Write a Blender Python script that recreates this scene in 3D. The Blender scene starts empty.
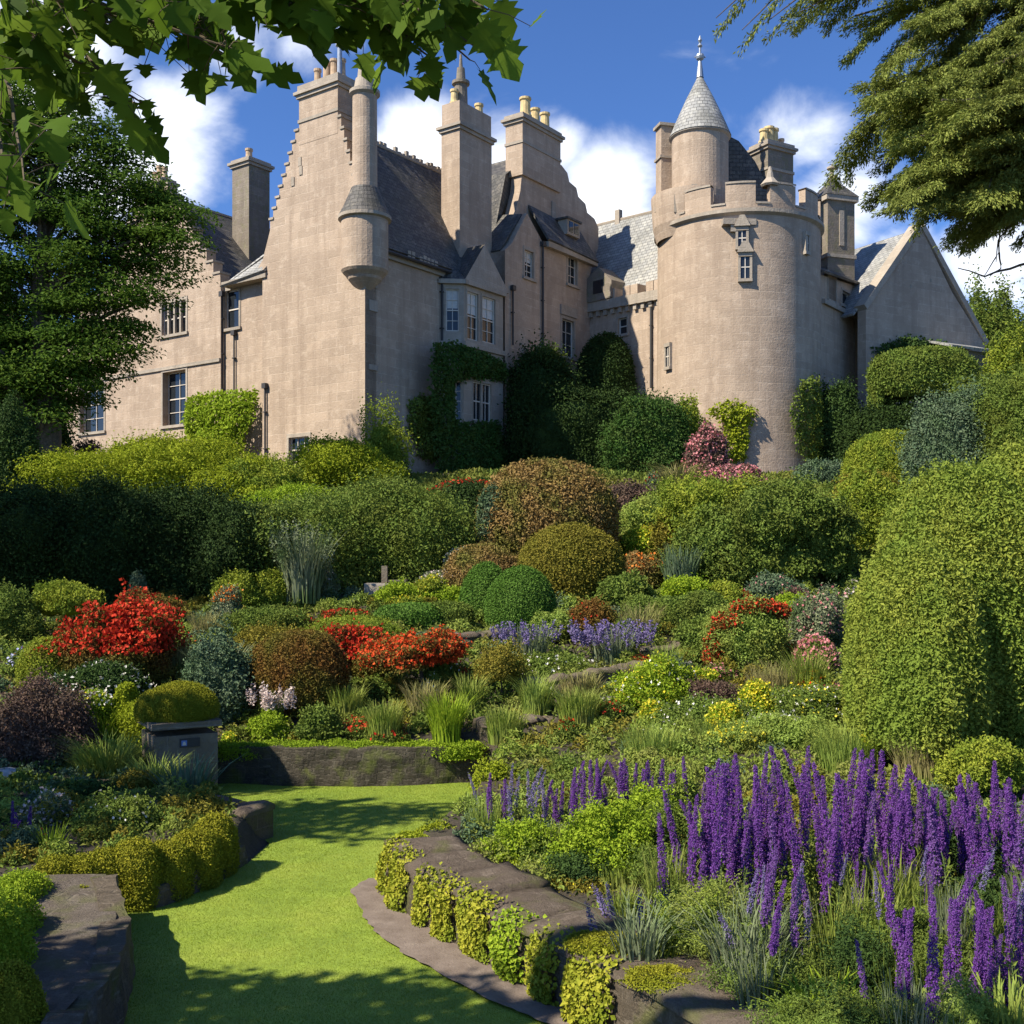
import bpy, math, random
import numpy as np
from mathutils import Vector, geometry
R = math.radians
sc = bpy.context.scene
col = sc.collection
# ------------------------------------------------------------------ camera, sky, sun, exposure
FPX, HZ, ZC = 1100.0, 560.0, 3.5          # focal length in pixels, horizon row, eye height
cd = bpy.data.cameras.new("camera"); cam = bpy.data.objects.new("camera", cd); col.objects.link(cam)
cam.location = (0, 0, ZC); cam.rotation_euler = (R(90), 0, 0)
cd.sensor_width = 36.0; cd.lens = 36.0 * FPX / 1024.0; cd.shift_y = (HZ - 512) / 1024.0
cd.clip_start = 0.1; cd.clip_end = 3000
sc.camera = cam
SUN_EL = R(45); SUN_AZ = R(30)             # azimuth: degrees towards the viewer from due left
S = Vector((-math.cos(SUN_AZ) * math.cos(SUN_EL), -math.sin(SUN_AZ) * math.cos(SUN_EL), math.sin(SUN_EL)))
ld = bpy.data.lights.new("sun", 'SUN'); ld.energy = 5.0; ld.angle = R(0.53); ld.color = (1.0, 0.92, 0.78)
sun = bpy.data.objects.new("sun", ld); col.objects.link(sun)
sun.rotation_euler = S.to_track_quat('Z', 'Y').to_euler(); sun.location = (-40, -10, 60)
sc.view_settings.view_transform = 'Standard'; sc.view_settings.look = 'None'
sc.view_settings.gamma = 1.0; sc.view_settings.exposure = 0.78
W = bpy.data.worlds.new("World"); sc.world = W; W.use_nodes = True
wt = W.node_tree; wn = wt.nodes; wl = wt.links
bg = wn["Background"]; bg.inputs[1].default_value = 0.096
sky = wn.new("ShaderNodeTexSky"); sky.sky_type = 'NISHITA'; sky.sun_disc = False
sky.sun_elevation = SUN_EL; sky.sun_rotation = math.atan2(S.x, S.y)
sky.air_density = 0.8; sky.dust_density = 0.15; sky.ozone_density = 5.0; sky.altitude = 100
tc = wn.new("ShaderNodeTexCoord")
def wmath(op, a, b=None, c=None):
    n = wn.new("ShaderNodeMath"); n.operation = op
    for i, v in enumerate((a, b, c)):
        if v is None: continue
        if hasattr(v, 'links'): wl.new(v, n.inputs[i])
        else: n.inputs[i].default_value = v
    return n.outputs[0]
wmap = wn.new("ShaderNodeMapping"); wmap.inputs['Scale'].default_value = (1, 1, 1.7)
wl.new(tc.outputs['Generated'], wmap.inputs[0])
cn = wn.new("ShaderNodeTexNoise"); cn.inputs['Scale'].default_value = 7.0; cn.inputs['Detail'].default_value = 7
cn.inputs['Roughness'].default_value = 0.55; cn.inputs['Distortion'].default_value = 0.35
wl.new(wmap.outputs[0], cn.inputs['Vector'])
acc = None
for (px, py, rad, amp) in [(165, 140, 85, .75), (60, 60, 120, .6), (120, 195, 90, .5), (300, 25, 75, .55), (240, 45, 60, .45), (420, 150, 60, .7), (500, 190, 90, .6),
                           (610, 200, 75, .85), (560, 150, 50, .45), (690, 220, 60, .5), (800, 140, 55, .5), (845, 210, 70, .8), (900, 280, 80, .8),
                           (990, 262, 80, .85), (1010, 120, 45, .3), (480, 130, 28, .4), (-250, 150, 300, .7), (1400, 200, 300, .7)]:
    d = Vector(((px - 512) / FPX, 1, (HZ - py) / FPX)).normalized()
    vm = wn.new("ShaderNodeVectorMath"); vm.operation = 'DISTANCE'
    wl.new(tc.outputs['Generated'], vm.inputs[0]); vm.inputs[1].default_value = d
    mr = wn.new("ShaderNodeMapRange"); mr.interpolation_type = 'SMOOTHSTEP'
    mr.inputs[1].default_value = 0; mr.inputs[2].default_value = rad / FPX * 1.25
    mr.inputs[3].default_value = amp; mr.inputs[4].default_value = 0
    wl.new(vm.outputs['Value'], mr.inputs[0])
    acc = mr.outputs[0] if acc is None else wmath('MAXIMUM', acc, mr.outputs[0])
dens = wmath('ADD', acc, wmath('MULTIPLY', wmath('SUBTRACT', cn.outputs[0], 0.5), 1.7))
cm = wn.new("ShaderNodeMapRange"); cm.interpolation_type = 'SMOOTHSTEP'
cm.inputs[1].default_value = 0.22; cm.inputs[2].default_value = 0.85; cm.inputs[3].default_value = 0.0; cm.inputs[4].default_value = 0.96
wl.new(dens, cm.inputs[0])
tint = wn.new("ShaderNodeMix"); tint.data_type = 'RGBA'; tint.blend_type = 'MULTIPLY'; tint.inputs[0].default_value = 1.0
wl.new(sky.outputs[0], tint.inputs[6]); tint.inputs[7].default_value = (0.66, 0.86, 1.14, 1)
mx = wn.new("ShaderNodeMix"); mx.data_type = 'RGBA'
wl.new(cm.outputs[0], mx.inputs[0]); wl.new(tint.outputs[2], mx.inputs[6]); mx.inputs[7].default_value = (8.6, 8.9, 9.4, 1)
wl.new(mx.outputs[2], bg.inputs[0])

# ------------------------------------------------------------------ materials
MATS = {}
def newmat(name):
    m = bpy.data.materials.new(name); m.use_nodes = True
    nt = m.node_tree; p = nt.nodes["Principled BSDF"]; MATS[name] = m
    return m, nt, p
def nd(nt, t, **kw):
    n = nt.nodes.new(t)
    for k, v in kw.items(): setattr(n, k, v)
    return n
def noise(nt, vec, scale, detail=4, rough=.55, dist=0):
    n = nd(nt, "ShaderNodeTexNoise"); n.inputs['Scale'].default_value = scale; n.inputs['Detail'].default_value = detail
    n.inputs['Roughness'].default_value = rough; n.inputs['Distortion'].default_value = dist
    if vec is not None: nt.links.new(vec, n.inputs['Vector'])
    return n.outputs[0]
def ramp(nt, fac, stops):
    n = nd(nt, "ShaderNodeValToRGB"); e = n.color_ramp.elements
    while len(e) < len(stops): e.new(0.5)
    for i, (p, c) in enumerate(stops):
        e[i].position = p; e[i].color = (c[0], c[1], c[2], 1) if hasattr(c, '__len__') else (c, c, c, 1)
    nt.links.new(fac, n.inputs[0]); return n.outputs[0]
def mix(nt, fac, a, b, mode='MIX'):
    n = nd(nt, "ShaderNodeMix", data_type='RGBA', blend_type=mode)
    for i, v in ((0, fac), (6, a), (7, b)):
        if hasattr(v, 'links'): nt.links.new(v, n.inputs[i])
        elif i == 0: n.inputs[0].default_value = v
        else: n.inputs[i].default_value = (v[0], v[1], v[2], 1)
    return n.outputs[2]
def bump(nt, p, h, strength=.4, dist=.02):
    b = nd(nt, "ShaderNodeBump"); b.inputs['Strength'].default_value = strength; b.inputs['Distance'].default_value = dist
    nt.links.new(h, b.inputs['Height']); nt.links.new(b.outputs[0], p.inputs['Normal']); return b
def coords(nt, kind='Object'):
    return nd(nt, "ShaderNodeTexCoord").outputs[kind]

def foliage(name, c1, c2, c3=None, trans=.28, rough=.65, nscale=1.6):
    """leaf material: each leaf its own tone between c1 and c2, patches drifting to c3"""
    m, nt, p = newmat(name)
    g = nd(nt, "ShaderNodeNewGeometry")
    mid = [(a + b) / 2 for a, b in zip(c1, c2)]
    c = ramp(nt, g.outputs['Random Per Island'], [(0, c1), (.5, mid), (1, c2)])
    if c3 is not None:
        f = ramp(nt, noise(nt, coords(nt), nscale, 3), [(.42, 0), (.62, 1)])
        c = mix(nt, f, c, c3)
    nt.links.new(c, p.inputs['Base Color']); p.inputs['Roughness'].default_value = rough
    p.inputs['Specular IOR Level'].default_value = .08
    if trans > 0:
        t = nd(nt, "ShaderNodeBsdfTranslucent"); nt.links.new(c, t.inputs[0])
        ms = nd(nt, "ShaderNodeMixShader"); ms.inputs[0].default_value = trans
        nt.links.new(p.outputs[0], ms.inputs[1]); nt.links.new(t.outputs[0], ms.inputs[2])
        nt.links.new(ms.outputs[0], nt.nodes["Material Output"].inputs[0])
    return m
def plain(name, c, rough=.6, metal=0, nz=.15, scale=8, bmp=0.0):
    m, nt, p = newmat(name)
    o = coords(nt)
    n = noise(nt, o, scale, 5)
    cc = mix(nt, ramp(nt, n, [(.3, 0), (.7, 1)]), [x * (1 - nz) for x in c], [min(1, x * (1 + nz)) for x in c])
    nt.links.new(cc, p.inputs['Base Color']); p.inputs['Roughness'].default_value = rough; p.inputs['Metallic'].default_value = metal
    if bmp: bump(nt, p, n, bmp)
    return m

def sandstone(name, base, dark, light, moss=0.0, bw=1.0, rh=.42, close=False):
    m, nt, p = newmat(name)
    uv = coords(nt, 'UV'); o = coords(nt)
    dn = nd(nt, "ShaderNodeTexNoise"); dn.inputs['Scale'].default_value = 1.3; dn.inputs['Detail'].default_value = 3
    nt.links.new(uv, dn.inputs['Vector'])
    vm = nd(nt, "ShaderNodeVectorMath", operation='MULTIPLY_ADD'); nt.links.new(dn.outputs[1], vm.inputs[0])
    vm.inputs[1].default_value = (.16, .10, 0); nt.links.new(uv, vm.inputs[2])
    br = nd(nt, "ShaderNodeTexBrick"); nt.links.new(vm.outputs[0], br.inputs[0])
    br.inputs['Scale'].default_value = 1.0; br.inputs['Brick Width'].default_value = bw; br.inputs['Row Height'].default_value = rh
    br.inputs['Mortar Size'].default_value = .016; br.inputs['Mortar Smooth'].default_value = .6; br.inputs['Bias'].default_value = -.1
    br.offset_frequency = 2; br.squash = 1.35; br.squash_frequency = 3
    br.inputs['Color1'].default_value = (*base, 1); br.inputs['Color2'].default_value = (*[b * .72 for b in base], 1)
    br.inputs['Mortar'].default_value = (*[b * .92 for b in base], 1)
    # pale pointing shows only here and there
    mk = nd(nt, "ShaderNodeMath", operation='MULTIPLY'); nt.links.new(br.outputs['Fac'], mk.inputs[0])
    nt.links.new(ramp(nt, noise(nt, uv, 1.1, 4, .7), [(.42, .15), (.58, 1)]), mk.inputs[1])
    brc = mix(nt, mk.outputs[0], br.outputs[0], light)
    # large weather patches, vertical streaks and fine grain
    c = mix(nt, ramp(nt, noise(nt, o, .33, 6, .68), [(.42, 0), (.66, .6)]), brc, dark)
    mp = nd(nt, "ShaderNodeMapping"); mp.inputs['Scale'].default_value = (2.2, .16, 1); nt.links.new(uv, mp.inputs[0])
    c = mix(nt, ramp(nt, noise(nt, mp.outputs[0], 1.0, 5, .65), [(.46, 0), (.70, .85)]), c, dark)
    c = mix(nt, ramp(nt, noise(nt, uv, 1.9, 7, .75), [(.52, 0), (.72, .6)]), c, light)
    fine = noise(nt, o, 22, 5, .7)
    c = mix(nt, .5, c, ramp(nt, fine, [(.25, .62), (.75, 1.25)]), 'MULTIPLY')
    if close:                                   # stones seen from a few metres: grit and pits
        c = mix(nt, .75, c, ramp(nt, noise(nt, o, 70, 6, .8), [(.3, .45), (.7, 1.45)]), 'MULTIPLY'); c = mix(nt, ramp(nt, noise(nt, o, 6, 7, .75), [(.5, 0), (.68, .8)]), c, dark)
    c2 = mix(nt, .25 if not close else .05, c, [min(1, b * 1.05) for b in base])
    if moss:
        c2 = mix(nt, ramp(nt, noise(nt, o, 3.0, 5), [(.5, 0), (.66, moss)]), c2, (.13, .15, .03))
    nt.links.new(c2, p.inputs['Base Color']); p.inputs['Roughness'].default_value = .9; p.inputs['Specular IOR Level'].default_value = .15
    hh = nd(nt, "ShaderNodeMath", operation='MULTIPLY_ADD'); nt.links.new(br.outputs['Fac'], hh.inputs[0]); hh.inputs[1].default_value = -.2
    nt.links.new(noise(nt, o, 26 if close else 9, 8, .75 if close else .65), hh.inputs[2])
    bump(nt, p, hh.outputs[0], 1.0 if close else .75, .035)
    return m

def slate(name, a, b, lichen):
    m, nt, p = newmat(name)
    uv = coords(nt, 'UV'); o = coords(nt)
    br = nd(nt, "ShaderNodeTexBrick"); nt.links.new(uv, br.inputs[0])
    br.inputs['Scale'].default_value = 1.0; br.inputs['Brick Width'].default_value = .36; br.inputs['Row Height'].default_value = .22
    br.inputs['Mortar Size'].default_value = .014; br.inputs['Mortar Smooth'].default_value = .2
    br.inputs['Color1'].default_value = (*a, 1); br.inputs['Color2'].default_value = (*b, 1); br.inputs['Mortar'].default_value = (*[x * .3 for x in a], 1)
    c = mix(nt, ramp(nt, noise(nt, o, 2.6, 6, .75), [(.53, 0), (.68, .8)]), br.outputs[0], lichen)
    c = mix(nt, ramp(nt, noise(nt, o, .7, 4, .6), [(.45, 0), (.7, .5)]), c, (.07, .065, .04))
    nt.links.new(c, p.inputs['Base Color']); p.inputs['Roughness'].default_value = .62
    hh = nd(nt, "ShaderNodeMath", operation='MULTIPLY_ADD'); nt.links.new(br.outputs['Fac'], hh.inputs[0]); hh.inputs[1].default_value = -.8
    nt.links.new(noise(nt, o, 14, 5, .7), hh.inputs[2])
    bump(nt, p, hh.outputs[0], .9, .03)
    return m

STONE = sandstone("sandstone", (.45, .348, .258), (.245, .182, .132), (.61, .505, .39))
STONE2 = sandstone("grey_sandstone", (.25, .21, .165), (.13, .11, .088), (.38, .335, .27), moss=.25)
TRIM = sandstone("dressed_stone", (.40, .34, .27), (.22, .19, .15), (.52, .46, .38), bw=1.4, rh=.6)
SLATE = slate("dark_slate", (.045, .042, .038), (.10, .09, .078), (.24, .21, .16))
SLATE2 = slate("pale_slate", (.25, .25, .24), (.36, .35, .32), (.46, .45, .38))
GLASS, _nt, _p = newmat("window_glass"); _p.inputs['Base Color'].default_value = (.018, .022, .026, 1); _p.inputs['Roughness'].default_value = .06
BLIND = plain("blind", (.55, .54, .5), .8)
WPAINT = plain("white_paint", (.60, .54, .45), .55, nz=.08)
LEAD = plain("lead", (.30, .33, .37), .45, .5, nz=.2)
IRON = plain("black_iron", (.035, .032, .03), .6)
POT = plain("clay_pot", (.42, .30, .19), .85, nz=.3, scale=4)
POTY = plain("buff_pot", (.55, .42, .20), .85, nz=.3, scale=4)
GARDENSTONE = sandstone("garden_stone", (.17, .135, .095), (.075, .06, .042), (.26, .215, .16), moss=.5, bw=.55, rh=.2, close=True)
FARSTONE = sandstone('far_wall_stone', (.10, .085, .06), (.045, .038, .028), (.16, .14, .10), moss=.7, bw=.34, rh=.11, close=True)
COPING = sandstone("coping_stone", (.19, .15, .112), (.10, .075, .055), (.29, .235, .18), moss=.45, bw=3, rh=3, close=True)
PIER = sandstone("pier_stone", (.20, .165, .12), (.11, .09, .065), (.30, .26, .20), bw=1.2, rh=.55)
BARK = plain("bark", (.085, .065, .045), .9, nz=.4, scale=14, bmp=.8)
TWIG = plain("twig", (.10, .075, .04), .85, nz=.3, scale=20)
SOIL = None

# ------------------------------------------------------------------ objects
def tag(o, label=None, cat=None, group=None, kind=None):
    if label: o['label'] = label
    if cat: o['category'] = cat
    if group: o['group'] = group
    if kind: o['kind'] = kind
    return o
def empty(name, loc, label=None, cat=None, group=None):
    o = bpy.data.objects.new(name, None); col.objects.link(o); o.location = loc; o.empty_display_size = .2; PLOC[o.name] = Vector(loc)
    return tag(o, label, cat, group)
def rawmesh(name, V, faces_per, counts, mats, midx=None, uv=None, smooth=False):
    """V (n,3) array, faces_per flat index array, counts per-polygon loop totals"""
    me = bpy.data.meshes.new(name)
    V = np.ascontiguousarray(V, dtype=np.float32)
    me.vertices.add(len(V)); me.vertices.foreach_set("co", V.ravel())
    me.loops.add(len(faces_per)); me.loops.foreach_set("vertex_index", np.asarray(faces_per, dtype=np.int32))
    counts = np.asarray(counts, dtype=np.int32)
    starts = np.concatenate([[0], np.cumsum(counts)[:-1]]).astype(np.int32)
    me.polygons.add(len(counts)); me.polygons.foreach_set("loop_start", starts)
    try: me.polygons.foreach_set("loop_total", counts)
    except Exception: pass
    if not isinstance(mats, (list, tuple)): mats = [mats]
    for m in mats: me.materials.append(m)
    if midx is not None: me.polygons.foreach_set("material_index", np.asarray(midx, dtype=np.int32))
    if uv is not None:
        l = me.uv_layers.new(name="UVMap"); l.data.foreach_set("uv", np.asarray(uv, dtype=np.float32).ravel())
    me.update(calc_edges=True)
    me.polygons.foreach_set("use_smooth", np.full(len(counts), smooth, dtype=bool))
    me.validate()
    return me
def link(name, me, parent=None, loc=(0, 0, 0)):
    o = bpy.data.objects.new(name, me); col.objects.link(o); o.location = loc
    if parent is not None: o.parent = parent
    return o
def copy_tree(o, parent=None):
    c = o.copy(); col.objects.link(c)
    if parent is not None: c.parent = parent
    for ch in o.children: copy_tree(ch, c)
    return c

class MB:
    """collects polygons (world coordinates) into one mesh; face-aligned UVs in metres"""
    def __init__(s): s.v = []; s.f = []; s.m = []; s.uv = []
    def poly(s, pts, m=0, uv=None):
        i = len(s.v); pts = [Vector(p) for p in pts]; s.v += pts
        s.f.append(list(range(i, i + len(pts)))); s.m.append(m)
        if uv is None:
            n = geometry.normal(pts) if len(pts) > 2 else Vector((0, 0, 1))
            t = Vector((0, 0, 1)).cross(n)
            t = Vector((1, 0, 0)) if t.length < .05 else t.normalized()
            b = n.cross(t)
            if b.z < 0: b = -b
            uv = [(p.dot(t), p.dot(b)) for p in pts]
        s.uv.append(uv)
    def box(s, o, ax, ay, az, m=0):
        """o corner; ax, ay, az full edge vectors"""
        o, ax, ay, az = Vector(o), Vector(ax), Vector(ay), Vector(az)
        P = [o, o + ax, o + ax + ay, o + ay]; Q = [p + az for p in P]
        s.poly(P[::-1], m); s.poly(Q, m)
        for i in range(4):
            j = (i + 1) % 4; s.poly([P[i], P[j], Q[j], Q[i]], m)
    def prism(s, pts, d, m=0):
        d = Vector(d); pts = [Vector(p) for p in pts]
        s.poly(pts[::-1], m); s.poly([p + d for p in pts], m)
        for i in range(len(pts)):
            j = (i + 1) % len(pts); s.poly([pts[i], pts[j], pts[j] + d, pts[i] + d], m)
    def lathe(s, c, prof, seg=32, m=0, a0=0, a1=2 * math.pi):
        cx, cy = c[0], c[1]; acc = 0
        for k in range(len(prof) - 1):
            (r0, z0), (r1, z1) = prof[k], prof[k + 1]
            l = math.hypot(r1 - r0, z1 - z0); rr = max(r0, r1)
            for i in range(seg):
                t0 = a0 + (a1 - a0) * i / seg; t1 = a0 + (a1 - a0) * (i + 1) / seg
                p = [(cx + r0 * math.cos(t0), cy + r0 * math.sin(t0), z0), (cx + r0 * math.cos(t1), cy + r0 * math.sin(t1), z0),
                     (cx + r1 * math.cos(t1), cy + r1 * math.sin(t1), z1), (cx + r1 * math.cos(t0), cy + r1 * math.sin(t0), z1)]
                u = [(t0 * rr, acc), (t1 * rr, acc), (t1 * rr, acc + l), (t0 * rr, acc + l)]
                if r0 < 1e-4: p = [p[0], p[2], p[3]]; u = [u[0], u[2], u[3]]
                elif r1 < 1e-4: p = p[:3]; u = u[:3]
                s.poly(p, m, u)
            acc += l
    def tube(s, pts, rad, seg=7, m=0):
        pts = [Vector(p) for p in pts]; rings = []
        if not hasattr(rad, '__len__'): rad = [rad] * len(pts)
        for i, p in enumerate(pts):
            d = (pts[min(i + 1, len(pts) - 1)] - pts[max(i - 1, 0)]).normalized()
            a = d.cross(Vector((.3, .2, 1)) if abs(d.z) < .95 else Vector((1, 0, 0))).normalized(); b = d.cross(a)
            rings.append([p + (a * math.cos(2 * math.pi * k / seg) + b * math.sin(2 * math.pi * k / seg)) * rad[i] for k in range(seg)])
        for i in range(len(rings) - 1):
            for k in range(seg):
                j = (k + 1) % seg; s.poly([rings[i][k], rings[i][j], rings[i + 1][j], rings[i + 1][k]], m)
        s.poly(rings[-1], m); s.poly(rings[0][::-1], m)
    def build(s, name, mats, parent=None, smooth=False, org=None, merge=False):
        off = Vector(org) if org is not None else (PLOC.get(parent.name, Vector((0, 0, 0))) if parent is not None else Vector((0, 0, 0)))
        V = np.array([tuple(v - off) for v in s.v], dtype=np.float32)
        fl = [i for f in s.f for i in f]; ct = [len(f) for f in s.f]
        uv = [u for f in s.uv for u in f]
        me = rawmesh(name, V, fl, ct, mats, s.m, uv, smooth)
        if merge:
            import bmesh
            bm = bmesh.new(); bm.from_mesh(me); bmesh.ops.remove_doubles(bm, verts=bm.verts, dist=.0008)
            bmesh.ops.recalc_face_normals(bm, faces=bm.faces); bm.to_mesh(me); bm.free()
            me.polygons.foreach_set("use_smooth", np.full(len(me.polygons), smooth, dtype=bool))
        o = link(name, me, None, off)
        if parent is not None:
            o.parent = parent; o.location = off - PLOC.get(parent.name, Vector((0, 0, 0)))
        PLOC[o.name] = off
        return o
PLOC = {}                                   # world position of every object that parents others

class Frame:
    """a vertical wall plane: a runs along ax, z is up, c outwards along n"""
    def __init__(s, o, ax, n): s.o = Vector((o[0], o[1], 0)); s.ax = Vector((ax[0], ax[1], 0)).normalized(); s.n = Vector((n[0], n[1], 0)).normalized()
    def P(s, a, z, c=0): return s.o + s.ax * a + s.n * c + Vector((0, 0, z))
    def uv(s, px, py, c=0):
        k = (px - 512) / FPX; o = s.o + s.n * c
        a = (k * o.y - o.x) / (s.ax.x - k * s.ax.y)
        Y = o.y + a * s.ax.y
        return a, ZC + (HZ - py) / FPX * Y
def unpix(px, py, Y): return Vector(((px - 512) / FPX * Y, Y, ZC + (HZ - py) / FPX * Y))
def wall_panel(mb, F, outline, holes=(), c=0, depth=.5, reveal=.22, m=0, mtop=None):
    outer = [Vector((a, z, 0)) for a, z in outline]
    loops = [outer] + [[Vector((h[0], h[1], 0)), Vector((h[0], h[3], 0)), Vector((h[2], h[3], 0)), Vector((h[2], h[1], 0))] for h in holes]
    flat = [p for l in loops for p in l]
    for t in geometry.tessellate_polygon(loops):
        mb.poly([F.P(flat[i].x, flat[i].y, c) for i in t], m)
    n = len(outer)
    for i in range(n):
        p, q = outer[i], outer[(i + 1) % n]
        mb.poly([F.P(p.x, p.y, c), F.P(q.x, q.y, c), F.P(q.x, q.y, c - depth), F.P(p.x, p.y, c - depth)], m if mtop is None else mtop)
    for h in holes:
        q = [(h[0], h[1]), (h[2], h[1]), (h[2], h[3]), (h[0], h[3])]
        for i in range(4):
            a, b = q[i], q[(i + 1) % 4]
            mb.poly([F.P(*a, c), F.P(*b, c), F.P(*b, c - reveal), F.P(*a, c - reveal)], m)
def crow(a0, z0, a1, z1, n):
    """stepped line from (a0,z0) to (a1,z1)"""
    out = []
    for i in range(n):
        aa = a0 + (a1 - a0) * i / n; ab = a0 + (a1 - a0) * (i + 1) / n
        zz = z0 + (z1 - z0) * (i + (1 if z1 > z0 else 0)) / n
        out += [(aa, zz), (ab, zz)]
    return out

# ------------------------------------------------------------------ leaf geometry
rng = np.random.default_rng(7)
def norm(a): return a / np.maximum(np.linalg.norm(a, axis=-1, keepdims=True), 1e-9)
def leaves(P, N, L, W=.5, spread=.7, lift=.35, droop=.15, fold=.18):
    """one folded pointed leaf (a quad) per point; L may be an array"""
    n = len(P); N = norm(N + spread * rng.normal(size=(n, 3)))
    t = norm(np.cross(N, rng.normal(size=(n, 3)))); t = norm(t + lift * N + np.array([0, 0, -droop]))
    s = norm(np.cross(t, N)); up = np.cross(s, t)
    L = np.broadcast_to(np.asarray(L, float), (n,)) * rng.uniform(.7, 1.25, n); L = L[:, None]
    Wd = L * W * .5
    V = np.empty((n, 4, 3))
    V[:, 0] = P; V[:, 1] = P + t * L * .48 + s * Wd + up * L * fold; V[:, 2] = P + t * L; V[:, 3] = P + t * L * .48 - s * Wd + up * L * fold
    return V.reshape(-1, 3)
def quads_mesh(name, V, mats, midx=None, smooth=False):
    n = len(V) // 4
    return rawmesh(name, V, np.arange(n * 4), np.full(n, 4), mats, midx, None, smooth)
def _lump(d, K, s, amp, seed):
    r = np.random.default_rng(seed); c = norm(r.normal(size=(K, 3)))
    h = r.uniform(.45, 1.0, K); best = np.full(len(d), -1.0); kk = np.zeros(len(d), int)
    for i in range(K):
        g = h[i] * np.exp(-((d - c[i]) ** 2).sum(1) / (s * s)); m_ = g > best; best[m_] = g[m_]; kk[m_] = i
    return amp * (best - .5), d - c[kk]
def lump_field(d, K, s, amp, seed):
    """clumps at two sizes, plus a slow swell of the whole outline"""
    a, dv = _lump(d, K, s, amp, seed)
    if amp > .09:
        b, dv2 = _lump(d, K * 5, s * .42, amp * .55, seed + 5000); w, _ = _lump(d, 7, .75, amp * 1.1, seed + 9000)
        a = a + b + w; dv = dv * .7 + dv2 * 1.2
    return a, dv
def blob_points(n, rad, e=2.0, K=30, s=.32, lump=.15, seed=1, inner=.14, zmin=-.55, fine=.03):
    """points + outward normals over a lumpy super-ellipsoid centred on 0"""
    d = norm(rng.normal(size=(int(n * 1.6) + 8, 3))); d = d[d[:, 2] > zmin][:n]
    ad = np.abs(d); r = (ad ** e).sum(1) ** (-1 / e)
    lf, dv = lump_field(d, K, s, lump, seed)
    dep = 1 - inner * rng.random(len(d)) ** 2.2
    rr = r * (1 + lf + fine * rng.normal(size=len(d))) * dep
    if lump > .1: rr = rr * (1 + .24 * rng.random(len(d)) ** 7)      # stray shoots
    rad = np.asarray(rad, float)
    P = d * rr[:, None] * rad
    Nn = norm(np.sign(d) * ad ** (e - 1) / rad)
    Nn = norm(Nn + dv / s * min(1.2, lump * 6))
    return P, Nn
def blob_core(rad, e, K, s, lump, seed, k=.86, seg=26, rings=14, zmin=-.7):
    th = np.linspace(0, 2 * np.pi, seg, endpoint=False); ph = np.linspace(math.asin(zmin), np.pi / 2 - .02, rings)
    T, Pp = np.meshgrid(th, ph)
    d = np.stack([np.cos(T) * np.cos(Pp), np.sin(T) * np.cos(Pp), np.sin(Pp)], -1).reshape(-1, 3)
    r = (np.abs(d) ** e).sum(1) ** (-1 / e); lf, _ = lump_field(d, K, s, lump, seed)
    V = d * (r * (1 + lf) * k)[:, None] * np.asarray(rad, float)
    q = []
    for i in range(rings - 1):
        for j in range(seg):
            a = i * seg + j; b = i * seg + (j + 1) % seg; q.append((a, b, b + seg, a + seg))
    return V[np.array(q)].reshape(-1, 3)
# ------------------------------------------------------------------ ground, lawn, dirt strip, paths
LAWN = np.array([(-3.0, 7.2), (-2.95, 8.3), (-3.25, 9.3), (-3.75, 10.4), (-3.95, 10.95), (-3.5, 11.2), (-3.2, 11.9), (-3.05, 12.7), (-3.0, 13.6), (-3.6, 14.6), (-4.6, 15.6),
                 (-5.2, 17.35), (-2.6, 17.2), (-.5, 17.3), (-.55, 15.9), (-.75, 14.3), (-1.3, 12.6), (-1.45, 11.7), (-.95, 10.6), (-.30, 9.6), (.28, 8.6), (.95, 7.4), (1.2, 6.9)])
def inside(P, poly):
    x, y = P[:, 0], P[:, 1]; r = np.zeros(len(P), bool); j = len(poly) - 1
    for i in range(len(poly)):
        xi, yi = poly[i]; xj, yj = poly[j]
        r ^= ((yi > y) != (yj > y)) & (x < (xj - xi) * (y - yi) / (yj - yi + 1e-12) + xi); j = i
    return r
def polydist(P, poly, closed=True):
    d = np.full(len(P), 1e9); n = len(poly)
    for i in range(n if closed else n - 1):
        a = poly[i]; b = poly[(i + 1) % n]; ab = b - a
        t = np.clip(((P - a) @ ab) / (ab @ ab), 0, 1); d = np.minimum(d, np.linalg.norm(P - a - t[:, None] * ab, axis=1))
    return d
def H(x, y):
    x = np.atleast_1d(np.asarray(x, float)); y = np.atleast_1d(np.asarray(y, float))
    P = np.stack([x, y], 1)
    z = .62 + .21 * np.clip(y - 17.5, 0, 31.5) + .09 * np.clip(y - 49, 0, 14)
    near = np.clip((21 - y) / 5, 0, 1)
    rw = (x + .25) * .843 + (y - 9.6) * .538             # distance to the right of the low wall
    z = z - near * .18 + near * np.clip((rw - 1.2) / 5, 0, 1) * .5 - near * np.clip((-.5 - x) / 1.5, 0, 1) * .05
    z = z + .05 * np.sin(x * 1.3 + y * .7) * np.clip((y - 18) / 4, 0, 1) * 2
    d = polydist(P, LAWN); ins = inside(P, LAWN)
    k = np.where(ins, 0, np.clip((d - .03) / .3, 0, 1)); k = k * k * (3 - 2 * k)
    return z * k - .02 * (1 - k)
def H1(x, y): return float(H(x, y)[0])
_ys = np.arange(4.5, 60, .04)
def at(px, py):
    k = (px - 512) / FPX; z = ZC + (HZ - py) / FPX * _ys
    h = H(k * _ys, _ys); i = int(np.argmax(h >= z))
    if not (h >= z).any(): i = len(_ys) - 1
    return Vector((k * _ys[i], _ys[i], float(h[i])))
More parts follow.
